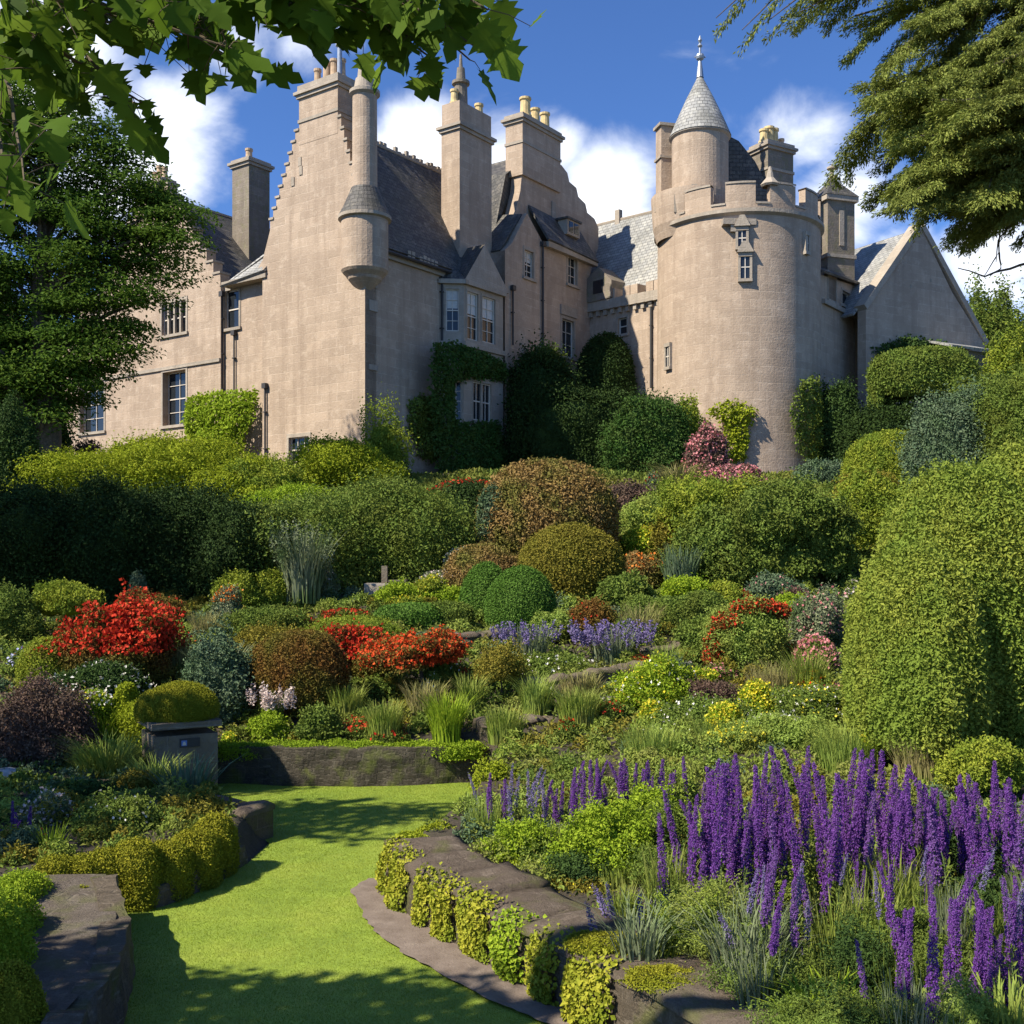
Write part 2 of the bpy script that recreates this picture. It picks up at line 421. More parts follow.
def grid_mesh(name, xs, ys, mats, zoff=0):
    X, Y = np.meshgrid(xs, ys); Z = H(X.ravel(), Y.ravel()) + zoff
    V = np.stack([X.ravel(), Y.ravel(), Z], 1); nx = len(xs)
    i, j = np.meshgrid(np.arange(nx - 1), np.arange(len(ys) - 1)); a = (j * nx + i).ravel()
    F_ = np.stack([a, a + 1, a + nx + 1, a + nx], 1)
    return rawmesh(name, V, F_.ravel(), np.full(len(a), 4), mats, None, None, True)
m, nt, p = newmat("soil"); o = coords(nt)
c = ramp(nt, noise(nt, o, 3.5, 8, .7), [(.3, (.035, .026, .016)), (.55, (.065, .05, .03)), (.75, (.05, .065, .02))])
nt.links.new(c, p.inputs[0]); p.inputs['Roughness'].default_value = .95; bump(nt, p, noise(nt, o, 18, 8, .75), .9, .05); SOIL = m
xs = np.concatenate([[-400, -150, -70, -45], np.arange(-32, -7, .5), np.arange(-7, 5, .12), np.arange(5, 34, .5), [45, 70, 150, 400]])
ys = np.concatenate([[-30, -5], np.arange(2, 5, .5), np.arange(5, 19, .12), np.arange(19, 66, .5), [80, 130, 300, 900]])
g = link("ground", grid_mesh("ground", xs, ys, SOIL)); tag(g, "planted earth bank rising from the lawn to the castle", "ground", kind="structure")
# lawn sheet
m, nt, p = newmat("lawn_turf"); o = coords(nt)
f1 = noise(nt, o, .9, 4, .6); f2 = noise(nt, o, 60, 4, .7)
c = ramp(nt, f1, [(.3, (.155, .23, .019)), (.5, (.21, .287, .026)), (.72, (.275, .325, .037))])
c = mix(nt, .85, c, ramp(nt, noise(nt, o, 5, 6, .75), [(.3, .72), (.7, 1.18)]), 'MULTIPLY')
c = mix(nt, .8, c, ramp(nt, f2, [(.25, .8), (.75, 1.12)]), 'MULTIPLY')
c = mix(nt, ramp(nt, noise(nt, o, 2.2, 6, .7), [(.58, 0), (.76, .4)]), c, (.35, .36, .06))
nt.links.new(c, p.inputs[0]); p.inputs['Roughness'].default_value = .8; bump(nt, p, f2, .12, .01)
mb = MB(); mb.poly([(x, y, 0) for x, y in LAWN]); lw = mb.build("lawn", m)
tag(lw, "smooth mown lawn winding between the low garden walls", "lawn", kind="structure")
# short turf blades on it
n = 520000; P = np.stack([rng.uniform(-5.3, 1.3, n), 7 + 10.4 * rng.random(n) ** 1.25], 1); P = P[inside(P, LAWN)]
n = len(P); h = rng.uniform(.007, .016, n); ang = rng.uniform(0, 2 * np.pi, n); w = .0017 * (.6 + P[:, 1] * .06)
V = np.zeros((n, 3, 3)); V[:, 0, :2] = P + np.stack([np.cos(ang), np.sin(ang)], 1) * w[:, None]; V[:, 1, :2] = P - np.stack([np.cos(ang), np.sin(ang)], 1) * w[:, None]
V[:, 2, :2] = P + rng.normal(size=(n, 2)) * .006; V[:, 2, 2] = h
GRASS = foliage("turf_blades", (.15, .225, .016), (.275, .335, .035), (.26, .31, .037), trans=.2, nscale=.8)
gr = link("grass", rawmesh("grass", V.reshape(-1, 3), np.arange(n * 3), np.full(n, 3), GRASS))
tag(gr, "short bright green grass blades of the lawn", "grass", kind="stuff")
# worn dirt strip along the foot of the right-hand wall
m, nt, p = newmat("dirt"); o = coords(nt)
c = ramp(nt, noise(nt, o, 5, 8, .7), [(.3, (.13, .095, .07)), (.6, (.20, .155, .12)), (.8, (.27, .215, .165))])
nt.links.new(c, p.inputs[0]); p.inputs['Roughness'].default_value = .95; bump(nt, p, noise(nt, o, 40, 6, .7), .6, .02); DIRT = m
strip_l = [(-1.58, 12.0), (-1.70, 11.6), (-1.50, 10.9), (-1.30, 10.3), (-.98, 9.75), (-.60, 9.25), (-.22, 8.75), (.1, 8.4), (.3, 8.2), (.8, 7.4)]
strip_r = [(-1.32, 12.0), (-1.1, 11.6), (-.9, 10.9), (-.55, 10.3), (-.2, 9.75), (.12, 9.25), (.4, 8.75), (.6, 8.4), (.7, 8.2), (1.1, 7.4)]
from mathutils import noise as mnoise
ex = lambda p, k: (p[0] + k * .05 * mnoise.noise(Vector((p[0] * 9, p[1] * 9, 0))), p[1])
mb = MB()
def dense(l, n=6):
    out = []
    for a, b in zip(l[:-1], l[1:]):
        for i in range(n): t = i / n; out.append((a[0] + (b[0] - a[0]) * t, a[1] + (b[1] - a[1]) * t))
    return out + [l[-1]]
L_, R_ = [ex(p, 1) for p in dense(strip_l)], dense(strip_r)
for i in range(len(L_) - 1): mb.poly([(*L_[i], .03), (*R_[i], .034), (*R_[i + 1], .034), (*L_[i + 1], .03)])
ds = mb.build("path", DIRT); tag(ds, "strip of bare brown earth between the lawn and the ivied wall", "path", kind="structure")

# ------------------------------------------------------------------ the castle
CX, CY = (365 - 512) / FPX * 50, 50.0
U = Vector((-.809, .588, 0)); Vd = Vector((.588, .809, 0))
FA = Frame((CX, CY), U, (-.588, -.809)); FR = Frame((CX, CY), Vd, (.809, -.588))
castle = empty("castle", (CX, CY, 7.3), "old pale sandstone castle with crow stepped gables, round tower and slate roofs above the garden", "castle")
def wall(name, mb, mats=None, label=None, smooth=False, merge=False):
    o = mb.build(name, mats or [STONE, TRIM, SLATE], castle, smooth, merge=merge)
    if label: o['label'] = label
    return o
def rect(F, px0, py0, px1, py1, c=0):
    """pixel rectangle -> (a0,z0,a1,z1) on a plane"""
    a0 = F.uv(px0, py0, c)[0]; a1 = F.uv(px1, py0, c)[0]; pm = (px0 + px1) / 2
    return (min(a0, a1), F.uv(pm, py1, c)[1], max(a0, a1), F.uv(pm, py0, c)[1])
def window(F, r, c=0, cols=2, rows=3, reveal=.2, trim=.14, blind=0, parent=None, label=None, sill=True, mull=0):
    a0, z0, a1, z1 = r; mb = MB()
    t = trim; q = .035
    def bx(x0, y0, x1, y1, ca, cb, b=mb, m=0):
        b.box(F.P(x0, y0, ca), F.P(x1, y0, ca) - F.P(x0, y0, ca), F.n * (cb - ca), Vector((0, 0, y1 - y0)), m)
    if t:
        bx(a0 - t, z1 + .002, a1 + t, z1 + t * 1.3, c - .05, c + q); bx(a0 - t, z0, a0 - .002, z1, c - .05, c + q * .9); bx(a1 + .002, z0, a1 + t, z1, c - .05, c + q * .9)
    if sill: bx(a0 - t - .06, z0 - .15, a1 + t + .06, z0 - .002, c - .05, c + .11)
    if mull:
        for k in range(1, mull + 1):
            mm = a0 + (a1 - a0) * k / (mull + 1); bx(mm - .07, z0, mm + .07, z1, c - reveal + .03, c - .01)
    w = mb.build("window", [TRIM], castle)
    if label: w['label'] = label
    cb = c - reveal + .015; fr = MB(); b = .05
    bx(a0, z0, a1, z0 + b, cb, cb + .06, fr); bx(a0, z1 - b, a1, z1, cb, cb + .06, fr)
    bx(a0, z0 + b, a0 + b, z1 - b, cb, cb + .055, fr); bx(a1 - b, z0 + b, a1, z1 - b, cb, cb + .055, fr)
    nn = cols * (mull + 1)
    for k in range(1, nn):
        x = a0 + (a1 - a0) * k / nn; bx(x - .017, z0 + b, x + .017, z1 - b, cb + .004, cb + .04, fr)
    for k in range(1, rows):
        y = z0 + (z1 - z0) * k / rows; h = .03 if k * 2 == rows else .016
        bx(a0 + b, y - h, a1 - b, y + h, cb + .002, cb + .045, fr)
    f = fr.build("frame", [WPAINT], w)
    pn = MB(); pn.poly([F.P(a0, z0, cb - .005), F.P(a1, z0, cb - .005), F.P(a1, z1, cb - .005), F.P(a0, z1, cb - .005)])
    pn.build("pane", [GLASS], w)
    if blind:
        bl = MB(); zz = z1 - (z1 - z0) * blind
        bl.poly([F.P(a0 + .06, zz, cb - .003), F.P(a1 - .06, zz, cb - .003), F.P(a1 - .06, z1 - .05, cb - .003), F.P(a0 + .06, z1 - .05, cb - .003)])
        bl.build("blind", [BLIND], w)
    return w
def chimney(F, a0, a1, c0, c1, z0, z1, pots, capz=.5, label=None, band=True, stone=None, top=None, potr=.17, flare=None):
    mb = MB()
    def bx(e, za, zb, m=0): mb.box(F.P(a0 - e, za, c0 - e), F.ax * (a1 - a0 + 2 * e), F.n * (c1 - c0 + 2 * e), Vector((0, 0, zb - za)), m)
    if flare:
        P0 = [F.P(a0 - flare, z0, c0 - flare), F.P(a1 + flare, z0, c0 - flare), F.P(a1 + flare, z0, c1 + flare), F.P(a0 - flare, z0, c1 + flare)]
        P1 = [F.P(a0, z0 + 1.3, c0), F.P(a1, z0 + 1.3, c0), F.P(a1, z0 + 1.3, c1), F.P(a0, z0 + 1.3, c1)]
        for i in range(4): mb.poly([P0[i], P0[(i + 1) % 4], P1[(i + 1) % 4], P1[i]], 0)
        bx(0, z0 + 1.3, z1 - capz)
    else: bx(0, z0, z1 - capz)
    bx(.10, z1 - capz, z1 - capz + .16, 1); bx(.20, z1 - capz + .16, z1 - capz + .30, 1); bx(.06 if not top else -.02, z1 - capz + .30, z1 + (top or 0), 1 if not top else 0)
    if band: bx(.05, z1 - capz - 1.15, z1 - capz - 1.0, 1)
    o = wall("chimney", mb, [stone or STONE, TRIM], label)
    zb = z1 + (top or 0)
    for (fa, fc, h, r, mt) in pots:
        pb = MB(); q = F.P(a0 + (a1 - a0) * fa, zb, c0 + (c1 - c0) * fc)
        pb.lathe(q, [(r * 1.25, zb), (r * 1.25, zb + .12), (r, zb + .16), (r * .9, zb + h - .16), (r * 1.12, zb + h - .12), (r * 1.12, zb + h), (r * .75, zb + h), (r * .7, zb + h - .3)], 12)
        po = pb.build("chimney_pot", [mt], o)
    return o
def lintel_band(F, a0, a1, z0, z1, c0, c1, mb, m=1): mb.box(F.P(a0, z0, c0), F.ax * (a1 - a0), F.n * (c1 - c0), Vector((0, 0, z1 - z0)), m)
def downpipe(F, px, py0, py1, c=0, r=.055, label=None):
    a, z0 = F.uv(px, py0, c + .1); z1 = F.uv(px, py1, c + .1)[1]; mb = MB()
    mb.tube([F.P(a, z0, c + .1), F.P(a, z1, c + .1)], r, 8)
    mb.box(F.P(a - .13, z0 - .02, c + .02), F.ax * .26, F.n * .2, Vector((0, 0, .25)))
    z = z0 - 1.2
    while z > z1: mb.box(F.P(a - .09, z, c + .005), F.ax * .18, F.n * .16, Vector((0, 0, .05))); z -= 1.8
    return wall("downpipe", mb, [IRON], label)
ZB = 4.5                                        # all walls run down below the earth
# --- main block: crow stepped gable facing left, side wall running back to the right
zL = 20.0
steps_l = crow(4.35, 24.0, 6.35, 19.6, 9)
steps_r = crow(1.7, 24.0, 0.0, 18.8, 9)
outl = [(0, ZB), (0, 18.8)] + steps_r[::-1][1:] + [(1.7, 24.0), (4.35, 24.0)] + [(a, z) for a, z in steps_l][1:] + [(6.35, 19.6), (6.9, 18.2), (6.9, ZB)]
w1 = rect(FA, 289, 437, 309, 462)
mb = MB(); wall_panel(mb, FA, outl, [w1], 0, .75)
for (px, py) in [(300, 166), (301, 175), (293, 186)]:    # small dark putlog slots in the gable
    a, z = FA.uv(px, py); mb.box(FA.P(a - .1, z, -.05), FA.ax * .2, FA.n * .09, Vector((0, 0, .42)), 1)
def caps(F, st, c0, c1):
    for i in range(0, len(st), 2):
        x0, x1 = sorted((st[i][0], st[i + 1][0])); mb.box(F.P(x0 - .05, st[i][1], c0), F.ax * (x1 - x0 + .1), F.n * (c1 - c0), Vector((0, 0, .11)), 1)
caps(FA, steps_l, -.83, .06); caps(FA, steps_r, -.83, .06)
wall("gable_wall", mb, label="tall crow stepped gable wall in sun")
window(FA, w1, cols=3, rows=2)
# side wall (in shade)
w_sb = []
mb = MB()
wall_panel(mb, FR, [(0.002, ZB), (0.002, 17.75), (10.6, 17.75), (10.6, ZB)], w_sb, 0, .6)
for k in range(3):
    a, z = FR.uv(372 + 5 * 0, [279, 300, 306][k]); lintel_band(FR, .25, .8, [16.0, 14.9, 12.2][k], [16.9, 15.4, 12.45][k], -.02, .05, mb)
lintel_band(FR, .3, 10.5, 17.5, 17.72, .003, .16, mb)
wall("side_wall", mb)
# main roof: right slope (seen) and left slope
def slab(mb, pts, th=.12, m=0):
    n = geometry.normal([Vector(p) for p in pts[:3]])
    if n.z < 0: n = -n
    mb.prism(pts, n * th, m)
mb = MB(); Zr = 24.1
def G(u, v, z): return Vector((CX, CY, 0)) + U * u + Vd * v + Vector((0, 0, z))
slab(mb, [G(-.25, .7, 17.85), G(-.25, 10.8, 17.85), G(3.0, 10.8, Zr), G(3.0, .7, Zr)])
slab(mb, [G(6.9, .7, 17.6), G(6.9, 10.8, 17.6), G(3.02, 10.8, Zr), G(3.02, .7, Zr)])
mb.tube([G(3.0, .7, Zr + .12), G(3.0, 10.8, Zr + .12)], .13, 6, 1)
r0 = random.Random(3)
for k in range(26):                              # worn crest of ridge tiles
    v = 3.3 + k * .28; hgt = r0.uniform(.05, .34)
    mb.box(G(2.9, v, Zr + .15), U * .16, Vd * .2, Vector((0, 0, hgt)), 1)
for k in range(34):                              # gutter blocks along the eave
    v = .9 + k * .28
    if r0.random() < .45: mb.box(G(-.33, v, 17.78), U * .2, Vd * .22, Vector((0, 0, r0.uniform(.22, .36))), 1)
mb.tube([G(-.34, .7, 17.74), G(-.34, 10.6, 17.74)], .08, 6, 2)
wall("slate_roof", mb, [SLATE, TRIM, IRON])
# gable chimney
chimney(FA, 1.72, 4.3, -1.25, .012, 23.3, 26.1, [(.12, .55, .9, .19, POT), (.33, .5, 1.05, .2, POT), (.52, .5, 1.0, .2, POT), (.74, .55, .85, .17, POT)], .62, "gable chimney with four pots")
pb = MB(); q = FA.P(2.0, 26.1, -.4); pb.lathe(q, [(.13, 26.1), (.11, 27.5), (.2, 27.55), (.2, 27.7), (.08, 27.8), (.05, 28.15), (.0, 28.2)], 10)
wall("chimney_cowl", pb, [LEAD], smooth=False)
# corner turret: corbelled half-round bartizan carrying a round flue
tc_ = G(.28, .28, 0); mb = MB()
mb.lathe(tc_, [(.02, 15.6), (.35, 15.9), (.75, 16.3), (.8, 16.42), (1.0, 16.6), (1.08, 16.72), (1.08, 19.0)], 28)
mb.lathe(tc_, [(1.08, 19.0), (1.22, 19.05), (1.22, 19.2)], 28, 1)
mb.lathe(tc_, [(1.22, 19.2), (1.0, 19.6), (.72, 20.25), (.62, 20.5)], 28, 2)
mb.lathe(tc_, [(.58, 20.3), (.56, 24.7)], 24, 0); mb.lathe(tc_, [(.56, 24.7), (.7, 24.8), (.7, 24.95), (.5, 25.05), (.42, 25.5), (.34, 25.55), (.3, 26.0), (.0, 26.0)], 24, 1)
wall("corner_turret", mb, [STONE, TRIM, SLATE], "corbelled round corner turret with tall flue")
# --- set-back strip with the cat-slide roof left of the main gable
mb = MB(); w2 = rect(FA, 225, 290, 239, 328, -.5)
aL = FA.uv(219, 300, -.5)[0]
wall_panel(mb, FA, [(6.9, ZB), (6.9, 19.0), (8.3, 17.6), (aL + .3, 17.2), (aL + .3, ZB)], [w2], -.5, .5); wall("set_back_wall", mb)
window(FA, w2, -.5, cols=1, rows=2)
mb = MB()
p0, p1 = FA.uv(222, 288, .05), FA.uv(266, 272, .05)
slab(mb, [FA.P(*p0, .12), FA.P(p1[0], p1[1], .12), FA.P(6.4, 20.7, -2.6), FA.P(7.3, 20.4, -2.8), FA.P(p0[0] - 1.2, 18.6, -2.2)])
slab(mb, [FA.P(p0[0], p0[1], .1), FA.P(p0[0] - 1.2, 18.6, -2.2), FA.P(7.3, 20.4, -2.9), FA.P(6.3, 21.2, -3.2)], .1)
lintel_band(FA, p1[0], p0[0], p1[1] - .25, p1[1] - .03, -.45, .1, mb)
wall("lean_to_roof", mb, [SLATE2, TRIM])
# --- left wing: its own crow stepped gable, same facing
aR, aE = 10.35, 24.7
cL = -.25
zz = lambda px, py: FA.uv(px, py, cL)
s_ = crow(15.2, 23.6, aR + .05, 17.5, 9); s2_ = crow(16.6, 23.6, 21.8, 17.0, 9)
w3, w4, w5 = rect(FA, 162, 302, 186, 334, cL), rect(FA, 163, 371, 186, 425, cL), rect(FA, 80, 376, 104, 432, cL)
w6 = rect(FA, 79, 300, 101, 335, cL)
mb = MB(); wall_panel(mb, FA, [(aR, ZB), (aR, 17.5)] + s_[::-1] + s2_ + [(21.8, 17.0), (aE, 17.0), (aE, ZB)], [w3, w4, w5, w6], cL, .6, .42)
sc1, sc2 = zz(129, 369), zz(219, 360)
lintel_band(FA, aR + .02, aE, sc2[1] - .09, sc2[1] + .09, cL + .003, cL + .09, mb)
caps(FA, s_, cL - .67, cL + .06); caps(FA, s2_, cL - .67, cL + .06)
wall("wing_wall", mb, label="lower left wing wall with string course")
window(FA, w3, cL, cols=1, rows=2, mull=3); window(FA, w4, cL, cols=2, rows=4, reveal=.4, mull=0, blind=0); window(FA, w5, cL, cols=2, rows=4, reveal=.35); window(FA, w6, cL, cols=1, rows=2, mull=3)
mb = MB()
slab(mb, [G(10.2, .5, 17.2), G(10.2, 13, 17.2), G(15.9, 13, 23.2), G(15.9, .5, 23.2)]); slab(mb, [G(21.9, .5, 16.8), G(21.9, 13, 16.8), G(15.92, 13, 23.2), G(15.92, .5, 23.2)])
mb.tube([G(15.9, .5, 23.3), G(15.9, 13, 23.3)], .14, 6, 1)
slab(mb, [G(21.9, .5, 16.8), G(24.8, .5, 16.8), G(24.8, 8, 20), G(21.9, 8, 20)])
wall("wing_roof", mb, [SLATE, TRIM])
chimney(FA, 15.2, 16.7, -1.1, cL + .01, 22.6, 24.1, [(.2, .5, .7, .16, POT), (.5, .5, .85, .17, POT), (.8, .5, .6, .16, POT)], .45, "low chimney on the left wing gable", band=False)
# chimney standing on the wing roof behind
q = unpix(251, 205, 62); FQ = Frame((q.x, q.y), U, (-.588, -.809))
chimney(FQ, -.7, .7, -.75, .75, 20.0, 25.9, [(.62, .5, .8, .2, POT)], .45, "grey chimney behind the left wing", band=False, stone=STONE2)
downpipe(FA, 222, 296, 455, cL - .2); downpipe(FA, 234, 335, 420, -.5, .045); downpipe(FA, 265, 388, 462, 0, .05)
# --- bay window on the shaded side
cB = .9; zBt = 17.15; nR = Vector((.809, -.588, 0))
b0 = FR.uv(440, 400)[0]; bm0 = FR.uv(464, 400, cB)[0]; b1 = FR.uv(503, 400, cB)[0]
_d = FR.P(bm0, 0, cB) - FR.P(b0, 0, 0); l1 = _d.length
FB1 = Frame(FR.P(b0, 0, 0).xy, _d, (_d.y, -_d.x))
FBf = Frame(FR.P(bm0, 0, cB).xy, Vd, (.809, -.588)); lenf = b1 - bm0
wb0 = rect(FB1, 446, 289, 459, 331); wb1, wb2 = rect(FBf, 467, 292, 478, 340), rect(FBf, 482, 290, 495, 343)
wb3, wb4 = rect(FB1, 453, 381, 464, 421), rect(FBf, 473, 383, 491, 421)
mb = MB()
def clampr(r, lo, hi):
    m_ = max(0, lo - r[0]); r = (r[0] + m_, r[1], r[2] + m_, r[3]); m_ = max(0, r[2] - hi); return (r[0] - m_, r[1], r[2] - m_, r[3])
wb1, wb2 = [(r[0], r[1], r[2], min(r[3], 16.85)) for r in (wb1, wb2)]
wb0 = clampr(wb0, .12, l1 - .12); wb3 = clampr(wb3, .12, l1 - .12)
wall_panel(mb, FB1, [(0, ZB), (0, zBt), (l1, zBt), (l1, ZB)], [wb3, wb0], 0, .3, m=1)
wall_panel(mb, FBf, [(.002, ZB), (.002, zBt), (lenf, zBt), (lenf, ZB)], [wb4, wb1, wb2], 0, .3, m=1)
FB2 = Frame(FBf.P(lenf, 0).xy, -nR + Vd * .3, Vd + nR * .3)
wall_panel(mb, FB2, [(.003, ZB), (.003, zBt), (1.2, zBt), (1.2, ZB)], [], 0, .3, m=1)
zs = FBf.uv(480, 348)[1]
for FF, l in ((FB1, l1), (FBf, lenf)):
    lintel_band(FF, -.05, l + .05, zs - .12, zs + .12, .004, .14, mb); lintel_band(FF, -.08, l + .08, zBt - .02, zBt + .2, .0, .2, mb)
wall("bay_wall", mb)
for FF, ww in ((FB1, wb0), (FB1, wb3), (FBf, wb1), (FBf, wb2)): window(FF, ww, 0, cols=2, rows=4, reveal=.14, trim=.08, blind=.45 if ww is not wb3 else 0, sill=False)
window(FBf, wb4, 0, cols=2, rows=2, reveal=.14, trim=.08, sill=False, mull=1)
mb = MB(); za = FBf.uv(480, 243)[1]
gl, gr_, gm = FBf.P(-.1, zBt + .2, .15), FBf.P(lenf + .35, zBt + .2, .15), FBf.P(lenf * .5, za, .05)
mb.prism([gl, gr_, gm], -FBf.n * .35, 1)
bk = FBf.n * -2.6
mb.poly([gl, gm, gm + bk, gl + bk * .6 + Vector((0, 0, .3))], 0); mb.poly([gr_, gm, gm + bk, gr_ + bk * .6], 0)
e0 = FB1.P(-.2, zBt + .2, .1); mb.poly([e0, gl, gl + bk * .6 + Vector((0, 0, 1.6)), FR.P(b0 - .2, 19.2, -.6)], 0)
wall("bay_roof", mb, [SLATE, TRIM])
# tall chimney rising from the side roof
chimney(FR, 7.05, 9.75, -1.35, -.15, 17.6, 26.1, [(.12, .5, .75, .2, POTY), (.88, .5, .7, .22, POTY)], .72, "tallest chimney stack rising from the side wall", band=False, top=.75)
pb = MB(); q = FR.P(7.9, 26, -.75); pb.lathe(q, [(.36, 26.8), (.33, 28.0), (.46, 28.05), (.46, 28.2), (.25, 28.25), (.2, 28.9), (.1, 28.95), (.06, 29.6), (0, 29.65)], 14)
wall("chimney_cowl", pb, [STONE2])
# --- second block with flared gable and chimney
def fr(px, py, c=0): return FR.uv(px, py, c)
mb = MB()
gb = [fr(504, 262), fr(506, 246), fr(512, 232), fr(519, 212), fr(524, 190), fr(526, 168), fr(560, 168)]
rs = [fr(565, 164), fr(571, 172), fr(573, 181), fr(580, 187), fr(582, 196), fr(589, 203), fr(591, 212), fr(598, 218), fr(602, 227)]
gb = gb[:-1] + rs + [(rs[-1][0], ZB), (gb[0][0], ZB)]
wall_panel(mb, FR, gb, [], -.25, .7)
a_, z_ = fr(557, 205); mb.box(FR.P(a_ - .22, z_ - 2.0, -.26), FR.ax * .36, FR.n * .09, Vector((0, 0, 2.2)), 1); mb.box(FR.P(a_ - .3, z_ - 3.0, -.26), FR.ax * .6, FR.n * .25, Vector((0, 0, .7)), 1)
wall("flared_gable", mb, label="dark flared gable under the second chimney")
chimney(FR, fr(524, 140)[0], fr(562, 140)[0], -1.25, -.10, 24.6, 28.0, [(.2, .7, 1.1, .3, POTY), (.5, .6, .9, .26, POTY), (.8, .5, 1.05, .27, POTY)], .5, "chimney with three buff pots on the flared gable")
mb = MB(); ga, gz = fr(543, 172)
lf, lz = fr(504, 262)
slab(mb, [FR.P(lf - .2, lz + .2, -.9), FR.P(lf + .3, lz + 1.6, -.9), FR.P(12.0, 24.6, -.9), FR.P(14.2, 26.3, -.9), FR.P(14.2, 26.3, -8), FR.P(lf - .2, lz, -8)])
rx, rz = rs[-1]; slab(mb, [FR.P(rx, rz, -.9), FR.P(14.2, 26.3, -.9), FR.P(14.2, 26.3, -8), FR.P(rx, rz, -8)])
wall("steep_roof", mb, [SLATE, TRIM])
# its lower forward part with the little pointed gable
cF = .75; i_a = FR.uv(590, 300, cF)[0]
wA = rect(FR, 524.5, 251, 533.5, 278, cF); wBw = rect(FR, 568, 257, 577, 285, cF); wC = rect(FR, 562, 320, 574, 357, cF)
mb = MB(); f2 = lambda px, py: FR.uv(px, py, cF)
o2 = [(f2(505, 400)[0], ZB), (f2(505, 400)[0], f2(505, 250)[1]), f2(512, 243), f2(527, 213), f2(543, 243), (i_a, f2(588, 262)[1]), (i_a, ZB)]
wall_panel(mb, FR, o2, [wA, wBw, wC], cF, .6)
a5 = f2(505, 400)[0]
mb.poly([FR.P(a5, ZB, cF), FR.P(a5, o2[1][1], cF), FR.P(a5, o2[1][1], -.4), FR.P(a5, ZB, -.4)])
lintel_band(FR, f2(562, 320)[0] - .2, f2(574, 320)[0] + .25, wC[3] + .2, wC[3] + .75, cF + .003, cF + .09, mb)
wall("second_wall", mb)
window(FR, wA, cF, cols=2, rows=4, blind=.4); window(FR, wBw, cF, cols=2, rows=3); window(FR, wC, cF, cols=2, rows=3)
mb = MB()
e1, e2 = f2(543, 241), (i_a + .35, f2(590, 263)[1])
slab(mb, [FR.P(*e1, cF + .3), FR.P(*e2, cF + .3), FR.P(e2[0], e2[1] + 2.1, -.3), FR.P(e1[0], e1[1] + 2.1, -.3)])
pk = f2(527, 214)
slab(mb, [FR.P(pk[0], pk[1], cF - .3), FR.P(e1[0], e1[1], cF - .3), FR.P(e1[0], e1[1] + .8, -.4), FR.P(pk[0], pk[1] + .3, -1.6)], .08)
slab(mb, [FR.P(pk[0], pk[1], cF - .3), FR.P(a5, o2[1][1], cF - .3), FR.P(a5, o2[1][1], -.9), FR.P(pk[0], pk[1] + .3, -1.6)], .08)
lintel_band(FR, e1[0] + .1, e2[0], e1[1] - .32, e1[1] - .02, cF + .003, cF + .32, mb)
wall("lower_roof", mb, [SLATE, TRIM])
dm = MB()                                        # small dormer light in the lower roof
d0 = FR.uv(566, 232, .55); dm.box(FR.P(d0[0], d0[1] - .1, .0), FR.ax * 1.3, FR.n * .65, Vector((0, 0, .85)), 0); dm.box(FR.P(d0[0] - .1, d0[1] + .75, -.1), FR.ax * 1.5, FR.n * .85, Vector((0, 0, .12)), 2)
for k in range(2): dm.box(FR.P(d0[0] + .15 + k * .55, d0[1] + .05, .64), FR.ax * .42, FR.n * .04, Vector((0, 0, .6)), 1)
wall("dormer", dm, [TRIM, GLASS, SLATE])
downpipe(FR, 442, 268, 345, 0, .06); downpipe(FR, 543, 246, 352, cF, .06); downpipe(FR, 513, 290, 345, cF, .05)
# --- link range between the block and the round tower
IX = FR.P(i_a, 0, cF)
TY = 59.8; TX = (738 - 512) / FPX * TY; TR = 82 / FPX * TY * .985
ld_ = Vector(((657 - 512) / FPX * 59.6 + .9, 59.6, 0)) - Vector((IX.x, IX.y, 0)); ld_.z = 0; LL = ld_.length
FL = Frame((IX.x, IX.y), ld_, (ld_.normalized().y, -ld_.normalized().x)); FL.n = Vector((-abs(FL.n.x), FL.n.y, 0)) if FL.n.x > 0 else FL.n
zi, zo = FL.uv(592, 312)[1], FL.uv(655, 301)[1]
wl1, wl2 = rect(FL, 618, 318, 627, 334), rect(FL, 603, 328, 608, 344)
mb = MB(); wall_panel(mb, FL, [(-.3, ZB), (-.3, zi), (LL, zo), (LL, ZB)], [wl1], 0, .6)
n = 11
for k in range(n):                               # corbelled parapet with shallow crenels
    a = -.1 + (LL) * k / n; z = zi + (zo - zi) * k / n; w_ = LL / n
    mb.box(FL.P(a, z - .05, -.5), FL.ax * (w_ - .004), FL.n * .78, Vector((0, 0, .55)), 1)
    if k % 3 != 1: mb.box(FL.P(a + .02, z + .5, -.5), FL.ax * (w_ - .05), FL.n * .72, Vector((0, 0, .55)), 0)
    mb.box(FL.P(a + w_ * .3, z - .35, -.02), FL.ax * w_ * .4, FL.n * .2, Vector((0, 0, .3)), 1)
wall("link_wall", mb); window(FL, wl1, 0, cols=1, rows=2, trim=.1)
r1, r2 = FL.uv(583, 229, -3.2), FL.uv(664, 212, -3.2)
mb = MB(); slab(mb, [FL.P(-.6, zi + .5, -.45), FL.P(LL + .5, zo + .5, -.45), FL.P(r2[0], r2[1], -3.2), FL.P(r1[0] - 1, r1[1] - .1, -3.2)])
mb.tube([FL.P(r1[0] - 1, r1[1] + .05, -3.2), FL.P(r2[0], r2[1] + .15, -3.2)], .12, 6, 1)
q = FL.uv(617, 221, -3.2); mb.box(FL.P(q[0], q[1] - .3, -3.3), FL.ax * .35, FL.n * .3, Vector((0, 0, .9)), 1)
slab(mb, [FL.P(r2[0], r2[1], -3.25), FL.P(r1[0] - 1, r1[1] - .1, -3.25), FL.P(-.6, zi, -7), FL.P(LL, zo, -7)])
wall("link_roof", mb, [SLATE2, TRIM], "pale lichened slate roof between block and tower")
